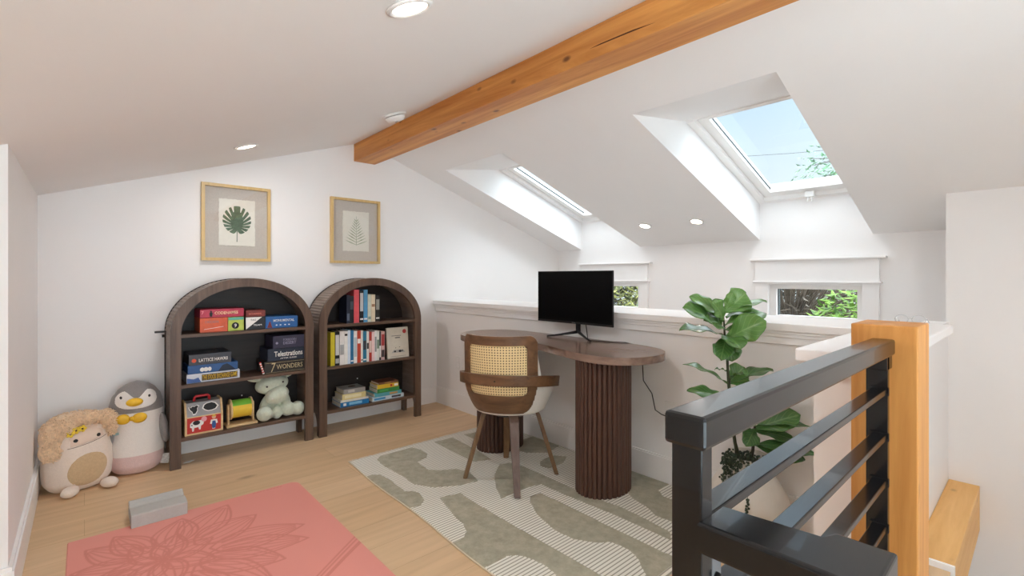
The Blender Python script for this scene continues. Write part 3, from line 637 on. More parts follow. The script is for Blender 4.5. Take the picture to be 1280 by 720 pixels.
MINT = plain('pale mint plush', (208, 216, 198), 0.95, var=0.08, scale=60, bump=0.9, bscale=260, sheen=0.3)
t = thing('plush_animal', 'pale mint plush animal with floppy ears sitting on the bottom shelf', 'plush toy', (0.985, 3.57, Z3))
blob('body', [((0.990, 3.605, 0.262), (0.082, 0.060, 0.084)), ((0.972, 3.590, 0.408), (0.108, 0.070, 0.066), rot('Y', -8)),
              ((1.048, 3.565, 0.290), (0.036, 0.036, 0.075), rot('Y', -16)), ((1.057, 3.528, 0.234), (0.047, 0.042, 0.050)), ((0.930, 3.580, 0.275), (0.036, 0.036, 0.075), rot('Y', 22)), ((0.988, 3.532, 0.222), (0.036, 0.040, 0.046)),
              ((0.905, 3.514, 0.2275), (0.049, 0.044, 0.050)), ((0.935, 3.565, 0.210), (0.045, 0.06, 0.034)), ((1.124, 3.530, 0.2265), (0.047, 0.044, 0.049)), ((1.075, 3.570, 0.210), (0.05, 0.06, 0.034))], MINT, t, 0.005, 1)
b = MB(); b.ball((0.988, 3.530, 0.340), (0.078, 0.062, 0.057), rot('Y', -20), 28, 18); b.build('muzzle', MINT, t)
for c, m_ in (((0.862, 3.588, 0.456), rot('Y', 12)), ((1.068, 3.588, 0.462), rot('Y', -16))):
    b = MB(); b.ball(c, (0.052, 0.020, 0.020), m_); b.build('ear', MINT, t)
for c in ((0.925, 3.530, 0.404), (1.028, 3.532, 0.424)):
    b = MB(); b.ball(c, 0.0065); b.build('eye', BLACK, t)
for c in ((0.950, 3.482, 0.328), (1.022, 3.481, 0.352)):
    b = MB(); b.ball(c, (0.010, 0.005, 0.008)); b.build('nostril', plain('white plush', (232, 234, 226), 0.95), t)

# --- books
PAGES = plain('paper pages', (222, 214, 196), 0.8, var=0.06, scale=300)
def book(x0, x1, z0, z1, rgb, label, group, y0=3.497, d=0.145, bands=(), flat=False, rz=0.0):
    t = thing('book', label, 'book', ((x0+x1)/2, y0+d/2, z0), group, rz)
    t['_local'] = 1
    m = plain('cover %d %d %d' % rgb, rgb, 0.45, var=0.05)
    w_, h_ = (x1-x0)/2, z1-z0; e = 0.0022
    if not flat:      # stands, spine towards the room
        b = MB(); b.box((-w_, -d/2, 0), (w_, -d/2+e, h_), 0.0006); b.box((-w_, -d/2+e, 0), (-w_+e, d/2, h_)); b.box((w_-e, -d/2+e, 0), (w_, d/2, h_)); b.build('cover', m, t)
        b = MB(); b.box((-w_+e, -d/2+e, 0.003), (w_-e, d/2-0.004, h_-0.004)); b.build('pages', PAGES, t)
        for (a, c, col) in bands:
            b = MB(); b.box((-w_*0.82, -d/2-0.0006, h_*a), (w_*0.82, -d/2+0.0005, h_*c)); b.build('spine_print', plain('print %d %d %d' % col, col, 0.5), t)
    else:
        b = MB(); b.box((-w_, -d/2, 0), (w_, -d/2+e, h_), 0.0006); b.box((-w_, -d/2+e, 0), (w_, d/2, e)); b.box((-w_, -d/2+e, h_-e), (w_, d/2, h_)); b.build('cover', m, t)
        b = MB(); b.box((-w_+0.003, -d/2+e, e), (w_-0.003, d/2-0.003, h_-e)); b.build('pages', PAGES, t)
        for (a, c, col) in bands:
            b = MB(); b.box((-w_+2*w_*a, -d/2-0.0006, h_*0.25), (-w_+2*w_*c, -d/2+0.0005, h_*0.78)); b.build('spine_print', plain('print %d %d %d' % col, col, 0.5), t)
    return t
G1 = 'books standing on the top shelf of the right bookcase'; G2 = 'books standing on the middle shelf of the right bookcase'; G3 = 'books lying on the bottom shelf of the right bookcase'
WP, BP = (236, 234, 230), (24, 24, 26)
for a in ((1.467, 1.491, 0.212, (26, 32, 52), 'dark navy book, first from the left on the top shelf', [(.1, .35, (90, 100, 120))]),
          (1.491, 1.521, 0.205, (20, 22, 28), 'near-black book between the navy and the pink one', [(.5, .8, (70, 74, 84))]),
          (1.523, 1.564, 0.252, (212, 84, 92), 'tall pink-red book on the top shelf', []),
          (1.569, 1.599, 0.245, (26, 28, 32), 'tall black book with white title beside the pink-red one', [(.35, .92, (190, 190, 190)), (.08, .13, WP)]),
          (1.601, 1.632, 0.250, (82, 150, 192), 'tall sky blue book on the top shelf', [(.08, .13, WP)]),
          (1.635, 1.661, 0.212, (206, 208, 190), 'pale greenish cream book right of the sky blue one', [(.1, .2, (130, 150, 140))]),
          (1.663, 1.695, 0.212, (222, 206, 178), 'beige book, second from the right on the top shelf', [(.55, .65, (160, 120, 90))]),
          (1.699, 1.733, 0.204, (36, 34, 32), 'black book with small white print, last on the top shelf', [(.45, .85, (150, 150, 140)), (.1, .16, WP)])):
    book(a[0], a[1], Z1, Z1+a[2], a[3], a[4], G1, bands=a[5])
for a in ((1.343, 1.374, 0.246, (206, 190, 44), 'bright yellow book at the left end of the middle shelf', []),
          (1.376, 1.409, 0.250, (24, 24, 26), 'black book with white block title beside the yellow one', [(.30, .9, (200, 200, 200)), (.06, .2, (170, 170, 170))]),
          (1.411, 1.445, 0.250, (226, 222, 218), 'thick white book right of the black one', [(.3, .6, (160, 160, 160))]),
          (1.446, 1.471, 0.248, (232, 230, 226), 'white book with a black mark at the top of its spine', [(.86, .92, BP)]),
          (1.472, 1.492, 0.254, (206, 220, 234), 'pale icy blue book left of the strong blue one', []),
          (1.493, 1.517, 0.252, (44, 112, 156), 'strong blue book on the middle shelf with white dots', [(.06, .1, WP)]),
          (1.518, 1.545, 0.245, (230, 226, 222), 'white book between the strong blue one and the red-and-white one', [(.2, .8, (180, 190, 196))]),
          (1.546, 1.574, 0.246, (188, 70, 48), 'rust red book with a white band on its spine', [(.60, .74, WP)]),
          (1.575, 1.591, 0.244, (228, 222, 214), 'thin white book right of the rust red one', [(.06, .09, BP)]),
          (1.592, 1.620, 0.236, (46, 120, 150), 'teal blue book on the middle shelf', [(.4, .7, (60, 60, 66)), (.06, .1, WP)]),
          (1.621, 1.640, 0.234, (226, 222, 216), 'white book with a round dark emblem beside the teal one', [(.42, .62, (60, 60, 60))]),
          (1.641, 1.663, 0.228, (178, 58, 48), 'dark red book on the right half of the middle shelf', [(.3, .7, (220, 200, 190))]),
          (1.664, 1.686, 0.226, (236, 206, 204), 'pale pink book right of the dark red one', []),
          (1.687, 1.704, 0.234, (232, 230, 228), 'slim white book right of the pale pink one', [(.3, .8, (150, 150, 150))]),
          (1.705, 1.725, 0.232, (224, 224, 216), 'off-white book, third from the right in the row', [(.4, .7, (120, 140, 120))]),
          (1.726, 1.740, 0.226, (60, 60, 62), 'thin dark grey book, second from the right in the row', [(.1, .5, WP)]),
          (1.742, 1.772, 0.224, (206, 170, 166), 'book with a red and black speckled spine, last in the row', [(.5, .9, (170, 60, 60)), (.1, .35, (70, 60, 60))])):
    book(a[0], a[1], Z2, Z2+a[2], a[3], a[4], G2, bands=a[5], y0=3.490)
# the one that shows its front
t = thing('book', 'cream book standing face out with a red dot at its corner', 'book', (1.9, 3.50, Z2), G2); t['_local'] = 1
tilt = Matrix.Translation((0, 0, 0)) @ rot('X', -6)
b = MB(); b.box((-0.095, 0, 0), (0.095, 0.003, 0.245), 0.0008); b.box((-0.095, 0.017, 0), (0.095, 0.020, 0.245), 0.0008); b.box((-0.095, 0.003, 0), (-0.092, 0.017, 0.245)); b.build('cover', plain('cream cover', (214, 206, 190), 0.5), t, M=tilt)
b = MB(); b.box((-0.092, 0.003, 0.003), (0.092, 0.017, 0.242)); b.build('pages', PAGES, t, M=tilt)
b = MB(); b.prism(disc(0.062, 0.210, 0.017), -0.0008, 0.0002, 'Y'); b.build('red_dot', plain('red print', (196, 64, 60), 0.5), t, M=tilt)
GP = plain('grey print', (90, 88, 84), 0.5)
b = MB(); b.prism([(-0.055, 0.176), (0.03, 0.176), (0.03, 0.180), (-0.055, 0.180)], -0.0008, 0.0002, 'Y'); b.prism([(-0.025, 0.158), (0.02, 0.158), (0.02, 0.166), (-0.025, 0.166)], -0.0008, 0.0002, 'Y'); b.prism([(-0.07, 0.012), (0.07, 0.012), (0.07, 0.014), (-0.07, 0.014)], -0.0008, 0.0002, 'Y'); b.build('title', GP, t, M=tilt)
b = MB(); b.prism([(-0.06, 0.042), (0.06, 0.042), (0.04, 0.064), (-0.04, 0.066)], -0.0008, 0.0002, 'Y'); b.build('picture_ground', plain('pale grey print', (172, 172, 166), 0.5), t, M=tilt)
b = MB()
for cx, c2, r_ in ((-0.03, 0.052, 0.010), (0.015, 0.052, 0.013), (0.035, 0.054, 0.007), (0.012, 0.085, 0.004), (-0.022, 0.080, 0.004)): b.prism(disc(cx, c2, r_, 12, r_*0.7), -0.0012, 0.0002, 'Y')
b.build('picture_marks', BLKP, t, M=tilt)
# lying piles
rl = math.radians
pz = Z3
for x0, x1, h_, rgb, lab, bands, d_ in ((1.418, 1.642, 0.036, (32, 116, 172), 'large blue book, lowest of the left pile on the bottom shelf', [(.1, .2, WP), (.3, .75, (130, 190, 220))], 0.17),
          (1.420, 1.638, 0.016, (216, 212, 204), 'thin white book on top of the large blue one', [], 0.165),
          (1.432, 1.617, 0.042, (214, 198, 138), 'thick cream-yellow book in the left pile', [(.1, .8, (230, 220, 180))], 0.15),
          (1.443, 1.612, 0.034, (150, 146, 142), 'grey book topmost of the left pile', [(.2, .5, (190, 186, 180))], 0.15)):
    book(x0, x1, pz, pz+h_, rgb, lab, G3, y0=3.495, d=d_, bands=bands, flat=True); pz += h_+0.0002
b = MB(); b.prism(disc(1.54, 3.58, 0.03, 14, 0.02), pz-0.0001, pz+0.0006, 'Z')
tag(b.build('bookmark', plain('brown paper scrap', (96, 66, 56), 0.7)), 'small dark paper scrap lying on the grey book', 'paper')
pz = Z3
for x0, x1, h_, rgb, lab, bands, d_ in ((1.672, 1.943, 0.030, (206, 220, 228), 'white and pale blue book, lowest of the right pile on the bottom shelf', [(.05, .4, (70, 150, 200)), (.6, .9, (60, 60, 70))], 0.17),
          (1.690, 1.922, 0.028, (88, 164, 178), 'teal book second from the bottom of the right pile', [(.55, .85, (196, 150, 90))], 0.16),
          (1.711, 1.903, 0.033, (52, 128, 64), 'green book in the middle of the right pile', [(.1, .5, (70, 160, 80))], 0.15),
          (1.712, 1.895, 0.032, (216, 182, 52), 'yellow book with a red mark near the top of the right pile', [(.6, .7, (180, 50, 40)), (.8, .97, WP)], 0.14),
          (1.722, 1.894, 0.016, (110, 70, 50), 'thin brown book topmost of the right pile', [(.3, .6, (160, 120, 60))], 0.14)):
    book(x0, x1, pz, pz+h_, rgb, lab, G3, y0=3.495, d=d_, bands=bands, flat=True); pz += h_+0.0002

# ------------------------------------------------------------------ framed prints
GOLD = wood('pale gold wood', (196, 164, 106), (218, 188, 132), 'Z', 0.4, 30, 10); LINEN = plain('grey linen mat', (198, 189, 180), 0.9, var=0.06, scale=180, bump=0.3, bscale=500); DECKLE = plain('cream deckle paper', (232, 227, 216), 0.85, var=0.02)
PGLASS = glass('picture glass', 2.0)
def picture(x0, x1, z0, z1, label):
    t = thing('framed_print', label, 'picture', ((x0+x1)/2, YB, z0), 'botanical prints on the back wall'); ya, yb = YB-0.030, YB-0.0005; w_ = 0.020
    b = MB(); b.ring([(x0, z0), (x1, z0), (x1, z1), (x0, z1)], [(x0+w_, z0+w_), (x1-w_, z0+w_), (x1-w_, z1-w_), (x0+w_, z1-w_)], ya, yb, 'Y', closed=True); b.build('frame', GOLD, t)
    b = MB(); b.box((x0+w_*0.9, yb-0.008, z0+w_*0.9), (x1-w_*0.9, yb-0.002, z1-w_*0.9)); b.build('mat_board', LINEN, t)
    b = MB(); b.poly([(x0+w_*.9, ya+0.006, z0+w_*.9), (x1-w_*.9, ya+0.006, z0+w_*.9), (x1-w_*.9, ya+0.006, z1-w_*.9), (x0+w_*.9, ya+0.006, z1-w_*.9)]); b.build('glass', PGLASS, t)
    return t, yb-0.008
def deckle(x0, x1, z0, z1, n=26):
    p = []; rnd = random.Random(3); j = lambda: rnd.uniform(-0.0016, 0.0016)
    for k in range(n): p.append((x0+(x1-x0)*k/n, z0+j()))
    for k in range(n): p.append((x1+j(), z0+(z1-z0)*k/n))
    for k in range(n): p.append((x1-(x1-x0)*k/n, z1+j()))
    for k in range(n): p.append((x0+j(), z1-(z1-z0)*k/n))
    return p
t, yy = picture(0.578, 1.001, 1.262, 1.784, 'gold framed print of a dark green split leaf, left of the two')
b = MB(); b.prism(deckle(0.680, 0.902, 1.368, 1.688), yy-0.003, yy, 'Y'); pp = b.build('paper', DECKLE, t)
b = MB(); cx, c0 = 0.790, 1.500                    # split leaf: lobes along a midrib
cuts = [(-34, .50), (-8, .58), (13, .58), (31, .56), (48, .52), (64, .42), (78, .28)]
P_ = []; oy = 1.500
for k in range(481):                               # round leaf outline with narrow cuts rising from the midrib
    th = -PI/2 + 2*PI*k/480; dg = math.degrees(math.asin(math.sin(th))); ux, uy = math.cos(th), math.sin(th)
    A_ = (ux/0.088)**2 + (uy/0.098)**2; B_ = 2*(oy-1.545)*uy/0.098**2; C_ = ((oy-1.545)/0.098)**2 - 1
    R_ = (-B_ + math.sqrt(B_*B_ - 4*A_*C_))/(2*A_)
    for c_, dep in cuts: R_ *= 1 - dep*math.exp(-((dg-c_)/2.7)**4)
    R_ *= 1 - 0.55*math.exp(-((dg+90)/14)**2)
    P_.append((cx + R_*ux, oy + R_*uy))
b.prism(P_[:-1], yy-0.0042, yy-0.003, 'Y')
b.build('leaf_drawing', plain('green ink', (84, 108, 84), 0.8, var=0.35, scale=40), pp)
b = MB(); b.prism([(cx-0.0035, 1.395), (cx+0.0025, 1.395), (cx+0.0035, 1.50), (cx-0.0025, 1.50)], yy-0.0041, yy-0.003, 'Y'); b.build('stalk_drawing', plain('grey green ink', (120, 130, 116), 0.8), pp)
t, yy = picture(1.438, 1.852, 1.262, 1.784, 'gold framed print of a pale green fern, right of the two')
b = MB(); b.prism(deckle(1.538, 1.758, 1.362, 1.684), yy-0.003, yy, 'Y'); pp = b.build('paper', DECKLE, t)
b = MB(); cx = 1.650
for k in range(10):
    h_ = 1.412 + 0.021*k; L = 0.105*(1-k/13); a = math.radians(22+3.5*k)
    for sgn in (-1, 1):
        d = Vector((sgn*math.cos(a), math.sin(a))); n_ = Vector((-d.y, d.x))*0.0042; o = Vector((cx, h_))
        P_ = [o-n_*0.3, o+d*L*0.5-n_, o+d*L, o+d*L*0.5+n_, o+n_*0.3]; b.prism([(v.x, v.y) for v in P_], yy-0.0042, yy-0.003, 'Y')
b.prism([(cx-0.002, 1.41), (cx+0.002, 1.41), (cx+0.001, 1.645), (cx-0.001, 1.645)], yy-0.0043, yy-0.003, 'Y')
b.build('fern_drawing', plain('pale green ink', (164, 170, 142), 0.8, var=0.25, scale=60), pp)

# ------------------------------------------------------------------ rug
def inside(p, P_):
    x_, y_ = p; c = False; n = len(P_); j = n-1
    for i in range(n):
        xi, yi = P_[i]; xj, yj = P_[j]
        if (yi > y_) != (yj > y_) and x_ < (xj-xi)*(y_-yi)/(yj-yi)+xi: c = not c
        j = i
    return c
SHAPES = [
 [(1.365, 2.79), (1.41, 2.835), (1.641, 2.832), (1.658, 2.761), (1.655, 2.668), (1.616, 2.615), (1.533, 2.592), (1.52, 2.443), (1.57, 2.389), (1.652, 2.346), (1.682, 2.254), (1.646, 2.122), (1.538, 2.142), (1.414, 2.216), (1.354, 2.325), (1.36, 2.459), (1.35, 2.685)],
 [(1.203, 2.599), (1.24, 2.60), (1.276, 2.567), (1.284, 2.486), (1.275, 2.28), (1.31, 2.25), (1.32, 2.21), (1.3, 2.126), (1.254, 2.087), (1.18, 2.105), (1.18, 2.50)],
 [(1.806, 2.83), (1.956, 2.819), (1.931, 2.49), (1.90, 2.317), (1.798, 2.36), (1.798, 2.503)],
 [(2.052, 2.817), (2.173, 2.802), (2.164, 2.60), (2.048, 2.60)],
 [(1.371, 2.096), (1.482, 2.065), (1.472, 1.79), (1.473, 1.187), (1.475, 1.05), (1.36, 1.05), (1.35, 1.252), (1.36, 1.319), (1.351, 1.39), (1.331, 1.442), (1.288, 1.472), (1.228, 1.468), (1.15, 1.475), (1.15, 1.696), (1.24, 1.702), (1.282, 1.738), (1.309, 1.805), (1.315, 1.87)],
 [(1.8, 1.784), (1.795, 1.351), (1.794, 0.99), (1.585, 0.99), (1.618, 1.041), (1.674, 1.102), (1.701, 1.163), (1.695, 1.249), (1.644, 1.286), (1.591, 1.37), (1.581, 1.478), (1.625, 1.635), (1.688, 1.749), (1.732, 1.789)],
 [(1.978, 2.112), (1.973, 1.885), (1.969, 1.695), (1.977, 1.49), (1.987, 1.411), (1.976, 1.252), (1.956, 1.122), (1.899, 1.085), (1.895, 1.428), (1.881, 1.669), (1.877, 1.861), (1.737, 1.883), (1.599, 1.868), (1.665, 1.99), (1.763, 2.123), (1.888, 2.222), (1.955, 2.2)],
 [(2.107, 1.419), (2.083, 1.32), (2.037, 1.242), (2.052, 1.12), (2.263, 1.12), (2.246, 1.329), (2.294, 1.383), (2.425, 1.385), (2.425, 1.64), (2.228, 1.60)],
 [(2.1, 2.089), (2.19, 2.11), (2.245, 2.098), (2.293, 2.034), (2.185, 1.975), (2.071, 1.978), (2.054, 2.036)],
 [(2.12, 2.45), (2.40, 2.45), (2.40, 2.20), (2.25, 2.16), (2.14, 2.25)]]
BB = [(min(p[0] for p in P_), max(p[0] for p in P_), min(p[1] for p in P_), max(p[1] for p in P_)) for P_ in SHAPES]
def sage_at(x_, y_):
    for P_, q in zip(SHAPES, BB):
        if q[0] <= x_ <= q[1] and q[2] <= y_ <= q[3] and inside((x_, y_), P_): return True
    return False
def rug_mat():
    m, t, b = new_mat('woven rug'); b.inputs['Roughness'].default_value = 0.95; b.inputs['Sheen Weight'].default_value = 0.15
    co = t.nodes.new('ShaderNodeTexCoord'); at = t.nodes.new('ShaderNodeAttribute'); at.attribute_name = 'sage'
    sp = t.nodes.new('ShaderNodeSeparateXYZ'); t.links.new(co.outputs['Object'], sp.inputs[0])
    mu = t.nodes.new('ShaderNodeMath'); mu.operation = 'MULTIPLY'; mu.inputs[1].default_value = 2*PI/0.0175; t.links.new(sp.outputs['Y'], mu.inputs[0])
    sn = t.nodes.new('ShaderNodeMath'); sn.operation = 'SINE'; t.links.new(mu.outputs[0], sn.inputs[0])
    r = t.nodes.new('ShaderNodeValToRGB'); r.color_ramp.elements[0].position = 0.10; r.color_ramp.elements[1].position = 0.34
    mr = t.nodes.new('ShaderNodeMapRange'); mr.inputs['From Min'].default_value = -1; t.links.new(sn.outputs[0], mr.inputs['Value']); t.links.new(mr.outputs[0], r.inputs[0])
    r.color_ramp.elements[0].color = lin((158, 154, 138)); r.color_ramp.elements[1].color = lin((236, 232, 220))
    n = t.nodes.new('ShaderNodeTexNoise'); n.inputs['Scale'].default_value = 22; n.inputs['Detail'].default_value = 6; n.inputs['Roughness'].default_value = 0.7; t.links.new(co.outputs['Object'], n.inputs['Vector'])
    r2 = t.nodes.new('ShaderNodeValToRGB'); r2.color_ramp.elements[0].position = 0.3; r2.color_ramp.elements[1].position = 0.72
    r2.color_ramp.elements[0].color = lin((152, 147, 126)); r2.color_ramp.elements[1].color = lin((188, 182, 160)); t.links.new(n.outputs['Fac'], r2.inputs[0])
    ga = t.nodes.new('ShaderNodeValToRGB'); ga.color_ramp.elements[0].position = 0.42; ga.color_ramp.elements[1].position = 0.58; t.links.new(at.outputs['Fac'], ga.inputs[0])
    mx = t.nodes.new('ShaderNodeMixRGB'); t.links.new(ga.outputs[0], mx.inputs[0]); t.links.new(r.outputs[0], mx.inputs[1]); t.links.new(r2.outputs[0], mx.inputs[2])
    t.links.new(mx.outputs[0], b.inputs['Base Color'])
    n2 = t.nodes.new('ShaderNodeTexNoise'); n2.inputs['Scale'].default_value = 420; t.links.new(co.outputs['Object'], n2.inputs['Vector'])
    bp = t.nodes.new('ShaderNodeBump'); bp.inputs['Strength'].default_value = 0.6; bp.inputs['Distance'].default_value = 0.003; t.links.new(n2.outputs['Fac'], bp.inputs['Height']); t.links.new(bp.outputs[0], b.inputs['Normal'])
    return m
RY0, RY1, RXR = 0.965, 2.885, 2.408
def rug_left(y_): return 1.218 - 0.029*(2.885-y_) + 0.006*math.sin(y_*7)
t = thing('area_rug', 'sage and cream striped area rug with curved shapes under the desk and chair', 'rug', (1.8, 1.97, 0))
NX, NY = 236, 360; vs, fs, sg = [], [], []
for j in range(NY+1):
    y_ = RY0+(RY1-RY0)*j/NY; xl = rug_left(y_)
    for i in range(NX+1):
        x_ = xl+(RXR-xl)*i/NX; s_ = sage_at(x_, y_)
        edge = (i in (0, NX)) or (j in (0, NY))
        vs.append((x_-1.8, y_-1.97, 0.0005 if edge else (0.0085 if s_ else 0.0065))); sg.append(1.0 if s_ else 0.0)
for j in range(NY):
    for i in range(NX):
        a = j*(NX+1)+i; fs.append((a, a+1, a+NX+2, a+NX+1))
me = bpy.data.meshes.new('woven_pile'); me.from_pydata(vs, [], fs); at_ = me.attributes.new('sage', 'FLOAT', 'POINT'); at_.data.foreach_set('value', sg)
me.materials.append(rug_mat()); o = bpy.data.objects.new('woven_pile', me); C.objects.link(o); o.parent = t
for p in me.polygons: p.use_smooth = True
CREAMY = plain('cream yarn', (226, 221, 206), 0.95)
b = MB(); rnd = random.Random(5)
x_ = rug_left(RY1)
while x_ < RXR:
    dy = rnd.uniform(0.012, 0.022); b.tube([(x_, RY1-0.002, 0.004), (x_+rnd.uniform(-.004, .004), RY1+dy*.5, 0.004), (x_+rnd.uniform(-.007, .007), RY1+dy, 0.002)], [0.0022, 0.0024, 0.0016], 5); x_ += 0.011
b.build('fringe', CREAMY, t, label='short cream fringe')
b = MB(); b.tube([(rug_left(RY0+(RY1-RY0)*k/40)-0.001, RY0+(RY1-RY0)*k/40, 0.004) for k in range(41)], 0.0035, 6); b.build('edge_binding', plain('cream binding', (218, 205, 180), 0.9), t)

# ------------------------------------------------------------------ yoga mat with a line drawn lotus, foam block
t_m = thing('yoga_mat', 'salmon pink yoga mat with a line drawn lotus flower, lying on the oak floor', 'yoga mat', (0.42, 1.9, 0))
MX0, MX1, MY0, MY1 = -0.055, 0.893, 0.95, 2.812
def seg_d(p, a, c):
    ax, ay = a; bx, by = c; dx, dy = bx-ax, by-ay; L2 = dx*dx+dy*dy
    k = max(0, min(1, ((p[0]-ax)*dx+(p[1]-ay)*dy)/L2)) if L2 else 0
    return math.hypot(p[0]-ax-k*dx, p[1]-ay-k*dy)
LC = (0.239, 2.379)
segs = []                                             # (a, b, half width)
def stroke(P_, hw): 
    for a, c in zip(P_, P_[1:]): segs.append((a, c, hw))
def petal(base, tip, wd, veins=5):
    bx, by = base; dx, dy = tip[0]-bx, tip[1]-by; L = math.hypot(dx, dy); ux, uy = dx/L, dy/L; nx, ny = -uy, ux
    def prof(s_): return 1.25*wd*math.sin(PI*min(1, s_**0.85))**0.85*(1-0.2*s_)
    def at(s_, q): return (bx+ux*L*s_+nx*prof(s_)*q, by+uy*L*s_+ny*prof(s_)*q)
    S = [k/12 for k in range(13)]
    for q in (-1, 1): stroke([at(s_, q) for s_ in S], 0.0034)
    for v in range(veins):
        q = -0.8+1.6*v/(veins-1); stroke([at(0.12+s_*0.78, q*(1-0.15*s_)) for s_ in S], 0.0017)
for tip, wd in (((0.004, 2.681), .065), ((0.098, 2.735), .06), ((0.344, 2.73), .075), ((0.535, 2.743), .085), ((0.616, 2.54), .085), ((0.758, 2.292), .08), ((0.733, 2.16), .075), ((0.609, 2.063), .08), ((0.53, 1.93), .08), ((0.38, 1.86), .08), ((0.22, 1.88), .08), ((0.06, 1.95), .08), ((-0.04, 2.15), .07), ((-0.045, 2.33), .06), ((-0.04, 2.5), .06)):
    k = 0.30; petal((LC[0]+(tip[0]-LC[0])*k, LC[1]+(tip[1]-LC[1])*k), tip, wd)
for k in range(7):
    a = 2*PI*k/7+0.3; petal(LC, (LC[0]+0.19*math.cos(a), LC[1]+0.22*math.sin(a)), 0.055, 4)
for dx in (0, 0.02, 0.045, 0.055):
    stroke([(0.90, 2.04-dx*1.1), (0.80, 1.965-dx), (0.663, 1.86-dx*.9), (0.52, 1.72-dx*.7), (0.40, 1.55-dx*.6), (0.32, 1.3-dx*.4)], 0.0028)
rnd = random.Random(2)
for k in range(9):
    x_ = 0.665+0.0165*k; segs.append(((x_, 2.793-0.0008*k), (x_+rnd.uniform(.005, .009), 2.796-0.0008*k), 0.0018))
NX, NY = 260, 500
hx, hy = (MX1-MX0)/NX, (MY1-MY0)/NY
val = [0.0]*((NX+1)*(NY+1))
for a, c, hw in segs:
    R_ = hw+0.004
    i0 = max(0, int((min(a[0], c[0])-R_-MX0)/hx)); i1 = min(NX, int((max(a[0], c[0])+R_-MX0)/hx)+1)
    j0 = max(0, int((min(a[1], c[1])-R_-MY0)/hy)); j1 = min(NY, int((max(a[1], c[1])+R_-MY0)/hy)+1)
    for j in range(j0, j1+1):
        for i in range(i0, i1+1):
            d = seg_d((MX0+hx*i, MY0+hy*j), a, c); v = max(0.0, min(1.0, 1-(d-hw)/0.003))
            k = j*(NX+1)+i
            if v > val[k]: val[k] = v
def mat_y(x_, y_):                                     # rounded far corners
    return y_
vs, fs = [], []
for j in range(NY+1):
    for i in range(NX+1):
        x_, y_ = MX0+hx*i, MY0+hy*j
        rc = 0.05; cxr, cyr = MX1-rc, MY1-rc
        if x_ > cxr and y_ > cyr:
            d = math.hypot(x_-cxr, y_-cyr); m_ = max((x_-cxr), (y_-cyr))
            if d > 1e-6: f_ = m_/d; x_, y_ = cxr+(x_-cxr)*f_, cyr+(y_-cyr)*f_
        edge = i in (0, NX) or j in (0, NY)
        vs.append((x_-0.42, y_-1.9, 0.0005 if edge else 0.0055))
for j in range(NY):
    for i in range(NX):
        a = j*(NX+1)+i; fs.append((a, a+1, a+NX+2, a+NX+1))
me = bpy.data.meshes.new('mat_sheet'); me.from_pydata(vs, [], fs); at_ = me.attributes.new('line', 'FLOAT', 'POINT'); at_.data.foreach_set('value', val)
m, nt_, bs = new_mat('salmon mat'); bs.inputs['Roughness'].default_value = 0.62
an = nt_.nodes.new('ShaderNodeAttribute'); an.attribute_name = 'line'
co = nt_.nodes.new('ShaderNodeTexCoord'); nz = nt_.nodes.new('ShaderNodeTexNoise'); nz.inputs['Scale'].default_value = 2.2; nt_.links.new(co.outputs['Object'], nz.inputs['Vector'])
rr = nt_.nodes.new('ShaderNodeValToRGB'); rr.color_ramp.elements[0].color = lin((224, 144, 132)); rr.color_ramp.elements[1].color = lin((230, 154, 143)); nt_.links.new(nz.outputs['Fac'], rr.inputs[0])
mx = nt_.nodes.new('ShaderNodeMixRGB'); nt_.links.new(an.outputs['Fac'], mx.inputs[0]); nt_.links.new(rr.outputs[0], mx.inputs[1]); mx.inputs[2].default_value = lin((211, 130, 118))
nt_.links.new(mx.outputs[0], bs.inputs['Base Color'])
me.materials.append(m); o = bpy.data.objects.new('mat_sheet', me); C.objects.link(o); o.parent = t_m
b = MB()
FOAM = plain('grey foam', (180, 178, 173), 0.8, var=0.03, scale=120)
prof = [(2.772, 0.0056), (2.772, 0.060), (2.776, 0.064), (2.82, 0.066), (2.845, 0.066), (2.862, 0.060), (2.878, 0.053), (2.893, 0.056), (2.91, 0.066), (2.935, 0.0725), (2.944, 0.072), (2.948, 0.067), (2.948, 0.0056)]
b.prism(prof, 0.158, 0.373, 'X', bev=0.003)
t = b.build('yoga_block', FOAM); tag(t, 'grey foam yoga block with a grooved top, at the far edge of the pink mat', 'yoga block')

# ------------------------------------------------------------------ desk
DESKTOP = wood('walnut desk top', (108, 86, 75), (146, 121, 107), 'Y', 0.22, 22, 16)
REED = plain('dark walnut reeding', (80, 53, 42), 0.45, var=0.10, scale=14)
t = thing('desk', 'kidney-shaped walnut desk on two reeded pedestals against the half wall', 'desk', (2.14, 2.05, 0))
ctl = [(2.392, 2.05), (2.392, 1.75), (2.385, 1.55), (2.33, 1.39), (2.22, 1.305), (2.08, 1.293), (1.96, 1.345), (1.89, 1.46), (1.892, 1.62), (1.945, 1.82), (1.992, 2.02), (1.955, 2.22), (1.895, 2.42), (1.885, 2.58), (1.955, 2.72), (2.08, 2.785), (2.22, 2.775), (2.33, 2.69), (2.385, 2.54), (2.392, 2.35)]
def spline(P_, n=5):
    o = []; N_ = len(P_)
    for i in range(N_):
        p0, p1, p2, p3 = (Vector(P_[(i+k-1) % N_]) for k in range(4))
        for k in range(n):
            u = k/n; q = 0.5*((2*p1)+(p2-p0)*u+(2*p0-5*p1+4*p2-p3)*u*u+(3*p1-p0-3*p2+p3)*u**3); o.append((q.x, q.y))
    return o
b = MB(); b.prism(spline(ctl), 0.722, 0.760, 'Z', bev=0.0175, smooth=True); b.build('desk_top', DESKTOP, t)
